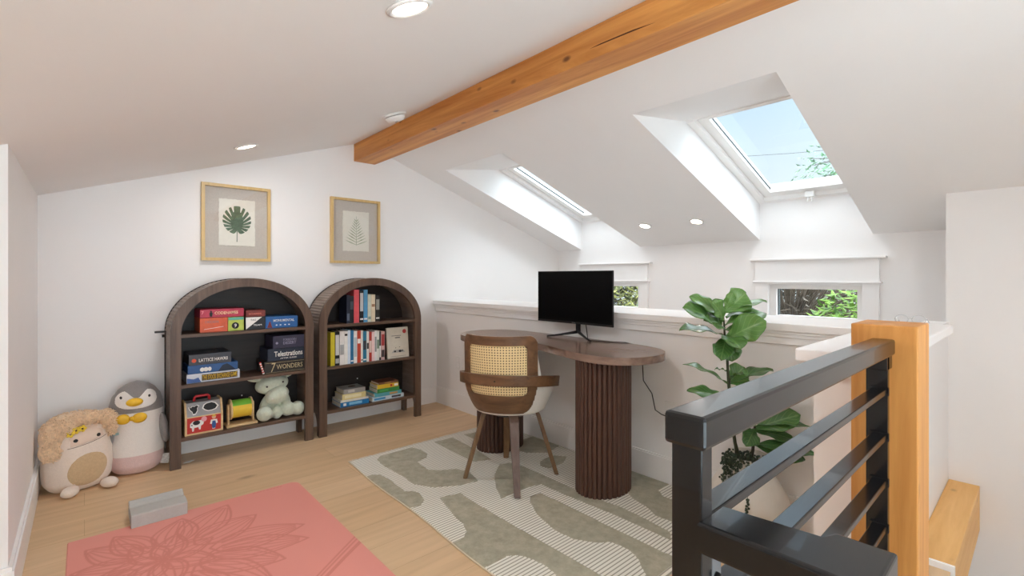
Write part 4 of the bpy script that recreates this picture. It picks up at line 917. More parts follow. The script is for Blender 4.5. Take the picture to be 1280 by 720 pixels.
def pedestal(cx, cy, a_, b_, rz):
    nf = 34; ns = 10; b = MB(); core = []
    for k in range(nf):
        strip = []
        for i_ in range(ns+1):
            th = 2*PI*(k+i_/ns)/nf; nrm = Vector((math.cos(th)/a_, math.sin(th)/b_)).normalized()
            q = Vector((a_*math.cos(th), b_*math.sin(th))) + nrm*(-0.013+0.0135*math.sqrt(max(0, 1-(2*i_/ns-1)**2)))
            strip.append((cx+q.x, cy+q.y))
            if i_ == 0: core.append((cx+q.x-nrm.x*0.001, cy+q.y-nrm.y*0.001))
        lo = [b.bm.verts.new((x_, y_, 0.0088)) for x_, y_ in strip]; hi = [b.bm.verts.new((x_, y_, 0.7225)) for x_, y_ in strip]
        for i_ in range(ns):
            f = b.bm.faces.new([lo[i_], lo[i_+1], hi[i_+1], hi[i_]]); f.smooth = True
    b.prism(core, 0.0088, 0.7225, 'Z'); b.build('pedestal', REED, t)
pedestal(2.105, 1.605, 0.172, 0.135, 0.0); pedestal(2.105, 2.47, 0.172, 0.135, 0.0)

# ------------------------------------------------------------------ chair
CF = math.radians(33.0); CX, CY = 1.822, 2.054
t = thing('armchair', 'bent walnut armchair with cane back and white shell, pulled up to the desk', 'chair', (CX, CY, 0), rz=CF); t['_local'] = 1
CHW = wood('chair walnut', (80, 55, 37), (122, 88, 60), 'Y', 0.4, 26, 12)
CHL = wood('chair leg walnut', (98, 70, 46), (134, 102, 70), 'Z', 0.45, 26, 12)
CHL2 = wood('greyed leg walnut', (86, 64, 54), (112, 88, 76), 'Z', 0.45, 30, 12)
UPH = plain('white upholstery', (226, 222, 214), 0.85, var=0.03, scale=80, bump=0.2, bscale=400)
def chair_p(a, z_, off):
    k = max(0, min(1, (z_-0.415)/0.17)); R_ = 0.195+0.055*math.sin(k*PI/2)+off
    rec = 0.035*max(0, (z_-0.50)/0.35)*max(0, math.cos(a))
    return Vector((-(R_+rec)*math.cos(a), -R_*math.sin(a), z_))
def sheet(A, Zs, o0, o1, keep=None, zmap=None):
    """curved board between two offsets of the chair's shell; keep(i, j) drops cells"""
    B = MB(); bm = B.bm; V = {}
    def vert(i, j, s_):
        if (i, j, s_) not in V:
            z_ = zmap(A[i], Zs[j]) if zmap else Zs[j]; V[(i, j, s_)] = bm.verts.new(chair_p(A[i], z_, o1 if s_ else o0))
        return V[(i, j, s_)]
    na, nz_ = len(A)-1, len(Zs)-1; K = lambda i, j: 0 <= i < na and 0 <= j < nz_ and (keep is None or keep(i, j))
    for i in range(na):
        for j in range(nz_):
            if not K(i, j): continue
            for s_ in (0, 1):
                q = [vert(i, j, s_), vert(i+1, j, s_), vert(i+1, j+1, s_), vert(i, j+1, s_)]
                f = bm.faces.new(q if s_ == 0 else q[::-1]); f.smooth = True
            for (di, dj, e0, e1) in ((-1, 0, (i, j), (i, j+1)), (1, 0, (i+1, j), (i+1, j+1)), (0, -1, (i, j), (i+1, j)), (0, 1, (i, j+1), (i+1, j+1))):
                if not K(i+di, j+dj): bm.faces.new([vert(*e0, 0), vert(*e1, 0), vert(*e1, 1), vert(*e0, 1)])
    bmesh.ops.recalc_face_normals(bm, faces=bm.faces[:])
    return B
rad = math.radians
A = [rad(-49+98*i/98) for i in range(99)]; Zs = [0.425+0.420*j/112 for j in range(113)]
zb, zt = Zs[0], Zs[-1]
def in_rr(a, z_, a0, a1, z0, z1, r_):
    s_ = a*0.25; s0, s1 = a0*0.25, a1*0.25
    dx = max(s0+r_-s_, 0, s_-s1+r_); dz = max(z0+r_-z_, 0, z_-z1+r_)
    return s0 <= s_ <= s1 and z0 <= z_ <= z1 and math.hypot(dx, dz) <= r_
mid = lambda L, i: (L[i]+L[i+1])/2
def panel_keep(i, j):
    a, z_ = mid(A, i), mid(Zs, j)
    taper = rad(49)-rad(6)*max(0, (0.60-z_)/0.18)
    return in_rr(a, z_, -taper, taper, zb-0.03 if False else zb, zt, 0.050) and not in_rr(a, z_, -rad(36), rad(36), 0.530, 0.797, 0.026)
B = sheet(A, Zs, 0.010, 0.022, panel_keep); B.build('back_panel', CHW, t)
# cane set into the panel
m, nt_, bs = new_mat('woven cane'); bs.inputs['Roughness'].default_value = 0.6
uvn = nt_.nodes.new('ShaderNodeUVMap'); sp = nt_.nodes.new('ShaderNodeSeparateXYZ'); nt_.links.new(uvn.outputs[0], sp.inputs[0])
def cosn(sock, per):
    mu = nt_.nodes.new('ShaderNodeMath'); mu.operation = 'MULTIPLY'; mu.inputs[1].default_value = 2*PI/per; nt_.links.new(sock, mu.inputs[0])
    cs = nt_.nodes.new('ShaderNodeMath'); cs.operation = 'COSINE'; nt_.links.new(mu.outputs[0], cs.inputs[0]); return cs.outputs[0]
ad = nt_.nodes.new('ShaderNodeMath'); nt_.links.new(cosn(sp.outputs[0], 0.0138), ad.inputs[0]); nt_.links.new(cosn(sp.outputs[1], 0.0138), ad.inputs[1])
rr = nt_.nodes.new('ShaderNodeValToRGB'); rr.color_ramp.elements[0].position = 0.70; rr.color_ramp.elements[0].color = lin((226, 202, 152)); rr.color_ramp.elements[1].position = 0.79; rr.color_ramp.elements[1].color = lin((66, 44, 26))
mr = nt_.nodes.new('ShaderNodeMapRange'); mr.inputs['From Min'].default_value = -2; mr.inputs['From Max'].default_value = 2; nt_.links.new(ad.outputs[0], mr.inputs['Value']); nt_.links.new(mr.outputs[0], rr.inputs[0]); nt_.links.new(rr.outputs[0], bs.inputs['Base Color'])
CANE = m
A2 = [rad(-37.5+75*i/30) for i in range(31)]; Z2_ = [0.524+0.279*j/20 for j in range(21)]
B = sheet(A2, Z2_, 0.012, 0.0165)
uv = B.bm.loops.layers.uv.new('UVMap')
for f in B.bm.faces:
    for l in f.loops: l[uv].uv = (math.atan2(-l.vert.co.y, -l.vert.co.x)*0.265, l.vert.co.z)
B.build('cane_webbing', CANE, t)
# white upholstered shell, low at the arms and high at the back
A3 = [rad(-112+224*i/80) for i in range(81)]; Z3_ = [j/24 for j in range(25)]
def shell_top(a):
    k = abs(a)/rad(112); return 0.838 if abs(a) < rad(46) else (0.838-0.255*min(1, (abs(a)-rad(46))/rad(12)) if abs(a) < rad(58) else 0.583-0.02*(k-0.5))
B = sheet(A3, Z3_, -0.022, 0.0095, None, lambda a, s_: 0.412+(shell_top(a)-0.412)*s_); B.build('upholstered_shell', UPH, t)
b = MB(); b.lathe([(0, 0.400), (0.17, 0.402), (0.197, 0.412), (0.185, 0.425), (0, 0.425)], n=40); b.build('shell_base', UPH, t)
b = MB(); b.lathe([(0, 0.42), (0.19, 0.425), (0.212, 0.445), (0.212, 0.475), (0.195, 0.493), (0.12, 0.50), (0, 0.50)], (0.02, 0, 0), 40); b.build('seat', UPH, t)
A4 = [rad(-96+192*i/80) for i in range(81)]; Z4_ = [0, 0.1, 0.9, 1]
B = sheet(A4, Z4_, 0.0225, 0.036, None, lambda a, s_: 0.532+0.055*max(0, math.cos(a*0.92))**0.8+0.058*s_); B.build('arm_band', CHW, t)
for a, z_ in ((0.0, 0.612),):
    b = MB(); p = chair_p(a, z_, 0.036); b.ball(p, (0.002, 0.0045, 0.0045)); b.build('screw_cap', BLACK, t)
b = MB(); b.lathe([(0, 0.372), (0.10, 0.372), (0.15, 0.400), (0, 0.400)], n=28); b.build('swivel_plate', BLACK, t, label='black plate under the seat')
Ri = Matrix.Rotation(-CF, 3, 'Z')
for k, (fx, fy) in enumerate(((1.669, 1.823), (1.614, 2.203), (2.041, 1.893), (1.990, 2.279))):
    ft = Ri @ Vector((fx-CX, fy-CY, 0.0086)); tp = Ri @ (Vector((fx-CX, fy-CY, 0))*0.55) + Vector((0, 0, 0.395)); hub = Ri @ (Vector((fx-CX, fy-CY, 0))*0.25) + Vector((0, 0, 0.388))
    rdir = Vector((ft.x, ft.y, 0)).normalized(); sd = Vector((-rdir.y, rdir.x, 0))
    B = MB(); bm = B.bm; rings = []
    kn = tp + Vector((0, 0, -0.03)) + rdir*0.012
    for p, wr, ws, up in ((hub, 0.010, 0.024, 1), (tp - rdir*0.012, 0.011, 0.025, 1), (kn, 0.011, 0.025, 0), (ft, 0.012, 0.016, 0)):
        ax = Vector((0, 0, 1)) if up else rdir
        rings.append([bm.verts.new(p + ax*wr*a_ + sd*ws*c_) for a_, c_ in ((-1, -1), (1, -1), (1, 1), (-1, 1))])
    for r0, r1_ in zip(rings, rings[1:]):
        for q in range(4): bm.faces.new([r0[q], r0[(q+1) % 4], r1_[(q+1) % 4], r1_[q]])
    bm.faces.new(rings[0][::-1]); bm.faces.new(rings[-1])
    bmesh.ops.recalc_face_normals(bm, faces=bm.faces[:]); bmesh.ops.bevel(bm, geom=bm.edges[:], offset=0.003, segments=2, affect='EDGES')
    B.build('leg', CHL2 if k == 0 else CHL, t)

# ------------------------------------------------------------------ monitor and its cable
t = thing('monitor', 'black computer monitor on a slim V-shaped stand on the desk', 'monitor', (2.32, 2.01, 0.76))
SCREEN = plain('dark glossy screen', (4, 4, 5), 0.3, var=0.02, spec=0.12); DKM = plain('dark metal stand', (34, 34, 37), 0.35, 0.3)
def arcx(y_): return 2.318 + 0.010*(1-((y_-2.01)/0.31)**2)
n_ = 24; yy = [1.70+0.62*k/n_ for k in range(n_+1)]
b = MB(); b.ring([(arcx(y_), y_) for y_ in yy], [(arcx(y_)+0.012, y_) for y_ in yy], 0.853, 1.190, 'Z'); b.build('bezel', BLACK, t)
b = MB(); yy2 = [1.704+0.612*k/n_ for k in range(n_+1)]; b.ring([(arcx(y_)-0.0012, y_) for y_ in yy2], [(arcx(y_)+0.001, y_) for y_ in yy2], 0.867, 1.185, 'Z'); b.build('screen', SCREEN, t)
b = MB(); b.box((2.333, 1.80, 0.955), (2.372, 2.22, 1.14), 0.012); b.build('rear_housing', BLACK, t)
b = MB(); b.box((arcx(2.01)-0.0015, 1.995, 0.857), (arcx(2.01)+0.001, 2.025, 0.862)); b.build('logo', plain('grey logo mark', (110, 110, 112), 0.4), t)
b = MB(); b.box((2.352, 1.985, 0.79), (2.370, 2.015, 0.99), 0.004, T(0, 0, 0)); b.build('neck', DKM, t)
J = Vector((2.361, 2.0, 0.79))
for e_ in (Vector((2.255, 2.175, 0.7655)), Vector((2.255, 1.815, 0.7655))):
    b = MB(); b.tube([J + Vector((0, 0, 0.01)), J*0.35+e_*0.65+Vector((0, 0, 0.002)), e_], [0.010, 0.0065, 0.0055], 8); b.build('foot', DKM, t)
b = MB(); b.tube([(2.372, 1.96, 0.95), (2.375, 1.95, 0.86), (2.365, 1.93, 0.79), (2.30, 1.87, 0.7635), (2.33, 1.76, 0.7635), (2.385, 1.66, 0.7635), (2.407, 1.62, 0.755), (2.410, 1.57, 0.70), (2.419, 1.564, 0.66), (2.419, 1.558, 0.55), (2.419, 1.502, 0.485), (2.419, 1.480, 0.395), (2.419, 1.440, 0.378), (2.421, 1.395, 0.372)], 0.0028, 8)
tag(b.build('power_cable', BLACK), 'thin black power cable trailing from the monitor down the half wall', 'cable')
t = thing('wall_outlet', 'white outlet on the half wall where the black cable plugs in', 'outlet', (XH, 1.39, 0.40))
b = MB(); b.box((XH-0.006, 1.355, 0.345), (XH-0.0002, 1.425, 0.457), 0.003); b.build('cover_plate', WHITEPL, t)

# ------------------------------------------------------------------ clear glasses on the cap
t = thing('eyeglasses', 'pair of clear-framed glasses lying on the white cap beside the post', 'eyeglasses', (2.78, 0.40, 0.9385))
CLEARF = plain('clear plastic frame', (200, 198, 196), 0.2, var=0.02)
b = MB(); 
for yy_ in (0.375, 0.435):
    b.tube([(2.76, yy_+0.024*math.cos(2*PI*k/16), 0.961+0.020*math.sin(2*PI*k/16)) for k in range(17)], 0.0016, 6)
b.tube([(2.76, 0.399, 0.964), (2.758, 0.405, 0.967), (2.76, 0.411, 0.964)], 0.0016, 6); b.build('rim', CLEARF, t)
for yy_ in (0.352, 0.458):
    b = MB(); b.tube([(2.76, yy_, 0.963), (2.80, yy_, 0.962), (2.835, yy_, 0.952), (2.850, yy_, 0.941)], 0.0016, 6); b.build('temple', CLEARF, t)

# ------------------------------------------------------------------ potted plant
t = thing('potted_fig', 'potted fiddle leaf fig in a white belly pot behind the railing', 'potted plant', (2.228, 0.898, 0))
b = MB(); b.lathe([(0, 0.001), (0.085, 0.001), (0.098, 0.010), (0.135, 0.06), (0.165, 0.115), (0.172, 0.150), (0.163, 0.185), (0.135, 0.235), (0.108, 0.275), (0.094, 0.31), (0.088, 0.345), (0.090, 0.350), (0.083, 0.350), (0.082, 0.31)], (2.228, 0.898, 0), 48); b.build('pot', plain('white ceramic', (222, 216, 206), 0.55, var=0.02), t)
b = MB(); b.lathe([(0, 0.318), (0.05, 0.32), (0.083, 0.315)], (2.228, 0.898, 0), 24); b.build('soil', plain('dark soil', (50, 40, 32), 0.95, var=0.3, scale=200), t)
STEM = plain('dark green stem', (58, 62, 40), 0.6, var=0.15); STEMB = plain('brown stem', (66, 54, 40), 0.7, var=0.15)
b = MB(); b.tube([(2.205, 0.915, 0.31), (2.188, 0.934, 0.40), (2.174, 0.946, 0.524), (2.165, 0.954, 0.686), (2.161, 0.958, 0.787), (2.153, 0.965, 0.885), (2.147, 0.97, 1.0)], [0.008, 0.0075, 0.007, 0.0065, 0.006, 0.005, 0.003], 8); b.build('stem', STEM, t)
b = MB(); b.tube([(2.25, 0.893, 0.31), (2.268, 0.889, 0.36), (2.271, 0.886, 0.409), (2.275, 0.882, 0.49)], [0.008, 0.007, 0.006, 0.004], 8); b.build('stem', STEMB, t)
b = MB(); b.tube([(2.215, 0.935, 0.31), (2.205, 0.959, 0.515), (2.199, 0.964, 0.69)], [0.006, 0.005, 0.003], 8); b.build('stem', STEMB, t)
m, nt_, bs = new_mat('fig leaf'); bs.inputs['Roughness'].default_value = 0.28
uvn = nt_.nodes.new('ShaderNodeUVMap'); sp = nt_.nodes.new('ShaderNodeSeparateXYZ'); nt_.links.new(uvn.outputs[0], sp.inputs[0])
ab = nt_.nodes.new('ShaderNodeMath'); ab.operation = 'ABSOLUTE'; nt_.links.new(sp.outputs[1], ab.inputs[0])
m1 = nt_.nodes.new('ShaderNodeMath'); m1.operation = 'MULTIPLY'; m1.inputs[1].default_value = 0.35; nt_.links.new(ab.outputs[0], m1.inputs[0])
s1 = nt_.nodes.new('ShaderNodeMath'); s1.operation = 'SUBTRACT'; nt_.links.new(sp.outputs[0], s1.inputs[0]); nt_.links.new(m1.outputs[0], s1.inputs[1])
m2 = nt_.nodes.new('ShaderNodeMath'); m2.operation = 'MULTIPLY'; m2.inputs[1].default_value = 2*PI*7; nt_.links.new(s1.outputs[0], m2.inputs[0])
c1 = nt_.nodes.new('ShaderNodeMath'); c1.operation = 'COSINE'; nt_.links.new(m2.outputs[0], c1.inputs[0])
vr = nt_.nodes.new('ShaderNodeValToRGB'); vr.color_ramp.elements[0].position = 0.90; vr.color_ramp.elements[1].position = 1.0; nt_.links.new(c1.outputs[0], vr.inputs[0])
mr_ = nt_.nodes.new('ShaderNodeValToRGB'); mr_.color_ramp.elements[0].position = 0.03; mr_.color_ramp.elements[0].color = (1, 1, 1, 1); mr_.color_ramp.elements[1].position = 0.07; mr_.color_ramp.elements[1].color = (0, 0, 0, 1); nt_.links.new(ab.outputs[0], mr_.inputs[0])
mxv = nt_.nodes.new('ShaderNodeMixRGB'); mxv.blend_type = 'LIGHTEN'; mxv.inputs[0].default_value = 1; nt_.links.new(vr.outputs[0], mxv.inputs[1]); nt_.links.new(mr_.outputs[0], mxv.inputs[2])
oi = nt_.nodes.new('ShaderNodeObjectInfo'); rc = nt_.nodes.new('ShaderNodeValToRGB'); rc.color_ramp.elements[0].color = lin((44, 88, 44)); rc.color_ramp.elements[1].color = lin((96, 140, 66)); nt_.links.new(oi.outputs['Color'], rc.inputs[0])
m3 = nt_.nodes.new('ShaderNodeMath'); m3.operation = 'MULTIPLY'; m3.inputs[1].default_value = 0.45; nt_.links.new(mxv.outputs[0], m3.inputs[0])
mxl = nt_.nodes.new('ShaderNodeMixRGB'); nt_.links.new(m3.outputs[0], mxl.inputs[0]); nt_.links.new(rc.outputs[0], mxl.inputs[1]); mxl.inputs[2].default_value = lin((150, 182, 112)); nt_.links.new(mxl.outputs[0], bs.inputs['Base Color'])
LEAF = m
def leaf(base, tip, wd, tint, face=None, droop=0.12, wav=1.0, seed=0):
    rnd = random.Random(seed); base, tip = Vector(base), Vector(tip); ax = tip-base; L = ax.length; d = ax.normalized()
    up = Vector((0, 0, 1)) if face is None else Vector(face)
    up = (up - d*up.dot(d)).normalized(); sd = d.cross(up)
    B = MB(); bm = B.bm; uv = bm.loops.layers.uv.new('UVMap'); n, mm = 16, 8; G = []; ph = rnd.uniform(0, 6)
    for i in range(n+1):
        s_ = i/n; wf = wd*0.5*(math.sin(PI*min(1, max(0.02, s_))**1.25)**0.75)*(0.72+0.36*s_) + 0.0015
        row = []
        for j in range(mm+1):
            q = -1+2*j/mm
            z_ = droop*L*(4*s_*(1-s_))*0.6 - droop*L*0.35*s_*0 + 0.20*wf*abs(q) + wav*0.0055*math.sin(s_*15+ph+q*1.5)*abs(q)
            row.append((bm.verts.new(base + d*L*s_ + sd*wf*q*(1+0.05*math.sin(s_*19+ph)) + up*z_), s_, q))
        G.append(row)
    for i in range(n):
        for j in range(mm):
            qd = [G[i][j], G[i+1][j], G[i+1][j+1], G[i][j+1]]; f = bm.faces.new([v[0] for v in qd]); f.smooth = True
            for l, v in zip(f.loops, qd): l[uv].uv = (v[1], v[2])
    o = B.build('leaf', LEAF, t); o.color = (tint, tint, tint, 1)
    md = o.modifiers.new('thick', 'SOLIDIFY'); md.thickness = 0.0012
    return o
CAMW = Vector((-0.6, -0.75, 0.35))       # the room side, where the light leaves face
LV = [([2.148, 0.969, 0.961], [2.033, 1.072, 1.063], 0.095, .9, (-.45, -.35, .8)), ([2.145, 0.972, 0.947], [2.095, 1.10, 1.030], 0.09, .7, (-.4, -.5, .75)),
 ([2.143, 0.974, 0.933], [1.955, 1.062, 1.014], 0.130, .6, (-.3, -.5, .7)), ([2.150, 0.968, 0.990], [2.275, 0.922, 1.078], 0.125, 1.0, (-.6, -.7, .3)),
 ([2.160, 0.960, 0.99], [2.348, 0.858, 1.037], 0.085, 1.0, (-.1, -.15, 1)), ([2.156, 0.962, 0.968], [2.350, 0.905, 0.985], 0.095, .6, (-.2, -.25, 1)),
 ([2.153, 0.965, 0.933], [2.313, 0.848, 0.985], 0.115, .8, (-.25, -.3, .9)), ([2.156, 0.962, 0.87], [2.180, 0.800, 0.963], 0.135, .9, (-.6, -.6, .5)),
 ([2.151, 0.967, 0.885], [1.954, 1.076, 0.915], 0.115, .45, (-.1, -.2, 1)), ([2.153, 0.965, 0.885], [2.042, 0.85, 0.850], 0.11, .5, (-.2, -.2, .9)),
 ([2.156, 0.962, 0.875], [2.045, 0.935, 0.792], 0.095, .4, (-.7, -.4, .3)), ([2.161, 0.958, 0.875], [2.126, 0.922, 0.778], 0.095, .4, (-.7, -.6, .2)),
 ([2.150, 0.968, 0.955], [2.060, 0.985, 1.045], 0.095, .8, (-.5, -.6, .5)), ([2.152, 0.966, 0.92], [2.010, 0.990, 0.960], 0.10, .55, (-.35, -.5, .7)), ([2.153, 0.965, 0.91], [2.255, 0.835, 0.915], 0.10, .5, (-.4, -.4, .8)), ([2.150, 0.966, 1.0], [2.168, 0.935, 1.082], 0.05, 1.0, (-.7, -.6, .1)),
 ([2.163, 0.956, 0.668], [2.012, 1.091, 0.757], 0.080, .55, (.3, -.5, .8)), ([2.163, 0.955, 0.60], [2.072, 1.104, 0.628], 0.07, .3, (-.4, -.3, .8)), ([2.164, 0.955, 0.725], [2.110, 0.99, 0.737], 0.02, .2, None),
 ([2.272, 0.885, 0.46], [2.36, 0.722, 0.541], 0.110, .45, (-.6, -.5, .6)), ([2.272, 0.885, 0.469], [2.36, 0.668, 0.494], 0.085, .25, None),
 ([2.272, 0.885, 0.45], [2.36, 0.749, 0.422], 0.075, .2, (-.4, -.4, .8)), ([2.270, 0.886, 0.385], [2.36, 0.705, 0.346], 0.095, .25, (-.5, -.5, .7)),
 ([2.271, 0.886, 0.39], [2.36, 0.658, 0.379], 0.09, .2, (-.3, -.3, .9)), ([2.274, 0.883, 0.478], [2.36, 0.701, 0.631], 0.06, .2, None),
 ([2.272, 0.885, 0.46], [2.141, 0.868, 0.415], 0.08, .15, (-.7, -.5, .4)), ([2.272, 0.886, 0.479], [2.137, 0.898, 0.503], 0.07, .15, None),
 ([2.2, 0.963, 0.674], [2.271, 0.930, 0.735], 0.10, .6, (-.6, -.6, .5)), ([2.202, 0.962, 0.666], [2.36, 0.835, 0.722], 0.10, .3, (-.1, -.1, 1)), ([2.199, 0.964, 0.666], [2.263, 0.90, 0.675], 0.085, .35, (-.5, -.6, .6)), ([2.199, 0.964, 0.69], [2.20, 0.90, 0.715], 0.06, .3, None)]
for k, (b_, tp, wd, tint, fc) in enumerate(LV): leaf(b_, tp, wd, tint, fc, 0.10, 1.0, k)
PEARL = plain('string of pearls green', (44, 58, 38), 0.45, var=0.3, scale=300)
b = MB(); rnd = random.Random(11)
heads = [(2.155, 0.868), (2.150, 0.885), (2.148, 0.902), (2.152, 0.918), (2.160, 0.934), (2.170, 0.850), (2.172, 0.945), (2.146, 0.893), (2.150, 0.910), (2.157, 0.926), (2.165, 0.94), (2.18, 0.952)]
ends = [0.15, 0.31, 0.27, 0.24, 0.25, 0.31, 0.28, 0.30, 0.25, 0.24, 0.26, 0.30]
CP = Vector((2.228, 0.898, 0))
prof_r = [(0.350, 0.092), (0.31, 0.098), (0.275, 0.112), (0.235, 0.139), (0.185, 0.167), (0.15, 0.176), (0.1, 0.165)]
def pot_r(z_):
    for (za, ra), (zb_, rb) in zip(prof_r, prof_r[1:]):
        if zb_ <= z_ <= za: return ra+(rb-ra)*(za-z_)/(za-zb_)
    return prof_r[0][1] if z_ > 0.35 else 0.165
for (hx_, hy_), ze in zip(heads, ends):
    d = (Vector((hx_, hy_, 0))-CP).normalized(); pts = [CP + d*0.055 + Vector((0, 0, 0.335)), CP + d*0.085 + Vector((0, 0, 0.362))]
    z_ = 0.350
    while z_ > ze: pts.append(CP + d*(pot_r(z_)+0.006) + Vector((rnd.uniform(-.004, .004), rnd.uniform(-.004, .004), z_))); z_ -= 0.014
    b.tube(pts, 0.0012, 5)
    for p in pts:
        for q in range(3): b.ball(p+Vector((rnd.uniform(-.009, .009), rnd.uniform(-.009, .009), rnd.uniform(-.006, .006))), rnd.uniform(0.0042, 0.006), u=8, v=6)
for k in range(60):
    a = rnd.uniform(0, 2*PI); r_ = rnd.uniform(0, 0.08); b.ball(CP+Vector((r_*math.cos(a), r_*math.sin(a), 0.33+rnd.uniform(0, .03))), rnd.uniform(0.004, 0.0065), u=8, v=6)
b.build('trailing_succulent', PEARL, t, label='trailing string of round beads over the rim')

# ------------------------------------------------------------------ the two plush pillows
def decal(pts, surf, name, mat, parent, off=0.0015, rings=5, label=None):
    """a sewn-on patch that lies on a curved front: points (x, z) mapped onto the surface"""
    cx = sum(p[0] for p in pts)/len(pts); c2 = sum(p[1] for p in pts)/len(pts); B = MB(); bm = B.bm
    c0 = bm.verts.new(surf(cx, c2, off)); prev = None
    for r_ in range(1, rings+1):
        k = r_/rings; o_ = off if r_ < rings else -0.002
        row = [bm.verts.new(surf(cx+(p[0]-cx)*k, c2+(p[1]-c2)*k, o_)) for p in pts]; n = len(row)
        for i in range(n):
            j = (i+1) % n; f = bm.faces.new([c0, row[i], row[j]] if prev is None else [prev[i], row[i], row[j], prev[j]]); f.smooth = True
        prev = row
    bmesh.ops.recalc_face_normals(bm, faces=bm.faces[:])
    return B.build(name, mat, parent, label)
GREYP = plain('grey plush', (138, 132, 130), 0.95, var=0.05, scale=90, bump=0.4, sheen=0.3); WHP = plain('white plush', (232, 226, 220), 0.95, var=0.02, scale=90, bump=0.3, sheen=0.3)
PINKP = plain('pale pink plush', (222, 192, 188), 0.95, var=0.04, scale=90, bump=0.3, sheen=0.3); YELPL = plain('yellow satin', (232, 184, 40), 0.45, var=0.06, scale=60)
t = thing('plush_penguin', 'grey and white plush penguin pillow with a yellow bow tie, beside the left bookcase', 'plush toy', (0.232, 3.615, 0)); t['_local'] = 1
PR = [(0.0, 0.075), (0.012, 0.105), (0.05, 0.128), (0.12, 0.134), (0.24, 0.130), (0.34, 0.130), (0.40, 0.128), (0.45, 0.115), (0.49, 0.088), (0.515, 0.056), (0.53, 0.022), (0.534, 0.0)]
def pr(z_):
    for (za, ra), (zb_, rb) in zip(PR, PR[1:]):
        if za <= z_ <= zb_: return ra+(rb-ra)*(z_-za)/(zb_-za)
    return 0.001
RYP = 0.84
def psurf(x_, z_, off):
    R_ = max(pr(z_), 0.002); k = max(0.0, 1-(x_/R_)**2); return Vector((x_, -(R_*RYP)*math.sqrt(k)-off, z_))
prof = [(pr(0.534*k/60), 0.534*k/60) for k in range(61)]; prof[-1] = (0.0, 0.534)
b = MB(); b.lathe(prof, n=48, sy=RYP)
for f in b.bm.faces:
    z_ = f.calc_center_median().z; f.material_index = 2 if z_ > 0.362 else (1 if z_ > 0.118 else 0)
b.build('body', [PINKP, WHP, GREYP], t)
msk = []
for k in range(40):
    a = 2*PI*k/40; c_, s_ = math.cos(a), math.sin(a); zz = 0.432+0.056*(abs(s_)**0.8)*(1 if s_ > 0 else -1)
    xx = 0.104*(abs(c_)**0.75)*(1 if c_ > 0 else -1)
    if s_ > 0: zz -= 0.052*max(0, 1-(xx/0.05)**2) 
    msk.append((xx-0.006, zz+0.010))
decal(msk, psurf, 'face_patch', WHP, t, 0.0025, 8)
EL = disc
decal(EL(-0.076, 0.456, 0.0075, 16, 0.0095), psurf, 'eye', BLACK, t, 0.005, 3); decal(EL(0.054, 0.452, 0.0075, 16, 0.0095), psurf, 'eye', BLACK, t, 0.005, 3)
b = MB(); p = psurf(-0.016, 0.428, 0.006); b.ball(p, (0.040, 0.024, 0.024)); b.build('beak', YELPL, t)
for sx_, rz_ in ((-1, 8), (1, -8)):
    b = MB(); c_ = psurf(-0.030+sx_*0.036, 0.336, 0.004); b.ball(c_, (0.036, 0.014, 0.029), rot('Y', rz_)); b.build('bow_loop', YELPL, t)
b = MB(); b.ball(psurf(-0.030, 0.337, 0.008), (0.011, 0.012, 0.013)); b.build('bow_knot', YELPL, t)
for sx_ in (-1, 1):
    b = MB(); b.ball((sx_*0.126, -0.050, 0.243), (0.024, 0.046, 0.092), rot('Y', -sx_*7)); b.build('wing', GREYP, t)
b = MB(); b.box((-0.021, -0.0004, -0.030), (0.021, 0.0004, 0.030), 0.0, T(0.136, -0.035, 0.048) @ rot('Y', 12)); b.build('care_label', plain('printed white label', (214, 212, 208), 0.6, var=0.2, scale=90), t, label='white care label at its side')

FURB = plain('apricot fur', (236, 206, 170), 0.95, var=0.14, scale=70, sheen=0.4); CREAMPL = plain('cream plush', (232, 216, 202), 0.95, var=0.03, scale=80, bump=0.3, sheen=0.3); TANPL = plain('tan plush', (204, 174, 136), 0.95, var=0.05, scale=80, bump=0.4, sheen=0.3)
t = thing('plush_monster', 'squat cream plush pillow with shaggy apricot hair and yellow flowers, in the left corner', 'plush toy', (-0.028, 3.555, 0), rz=math.radians(9)); t['_local'] = 1
QR = [(0.0, 0.085), (0.012, 0.118), (0.05, 0.142), (0.12, 0.149), (0.20, 0.146), (0.28, 0.134), (0.33, 0.112), (0.365, 0.075), (0.38, 0.03), (0.383, 0.0)]
def qr(z_):
    for (za, ra), (zb_, rb) in zip(QR, QR[1:]):
        if za <= z_ <= zb_: return ra+(rb-ra)*(z_-za)/(zb_-za)
    return 0.001
def qsurf(x_, z_, off):
    R_ = max(qr(z_), 0.002); k = max(0.0, 1-abs(x_/R_)**2.6); return Vector((x_, -(R_*0.84)*k**0.45-off, z_))
B = MB(); bm = B.bm; rows = []
for k in range(41):
    z_ = 0.383*k/40; R_ = max(qr(z_), 0.0005); row = []
    for j in range(48):
        a = 2*PI*j/48; c_, s_ = math.cos(a), math.sin(a)
        row.append(bm.verts.new((R_*abs(c_)**0.8*(1 if c_ > 0 else -1), R_*0.84*abs(s_)**0.85*(1 if s_ > 0 else -1), z_)))
    rows.append(row)
for r0, r1_ in zip(rows, rows[1:]):
    for j in range(48): f = bm.faces.new([r0[j], r0[(j+1) % 48], r1_[(j+1) % 48], r1_[j]]); f.smooth = True
bm.faces.new(rows[0][::-1]); bm.faces.new(rows[-1])
B.build('body', CREAMPL, t)
bel = [(0.026+0.088*math.cos(a)+0.010*math.sin(a), 0.118+0.090*math.sin(a)) for a in [2*PI*k/36 for k in range(36)]]
decal(bel, qsurf, 'belly_patch', TANPL, t, 0.0025, 8)
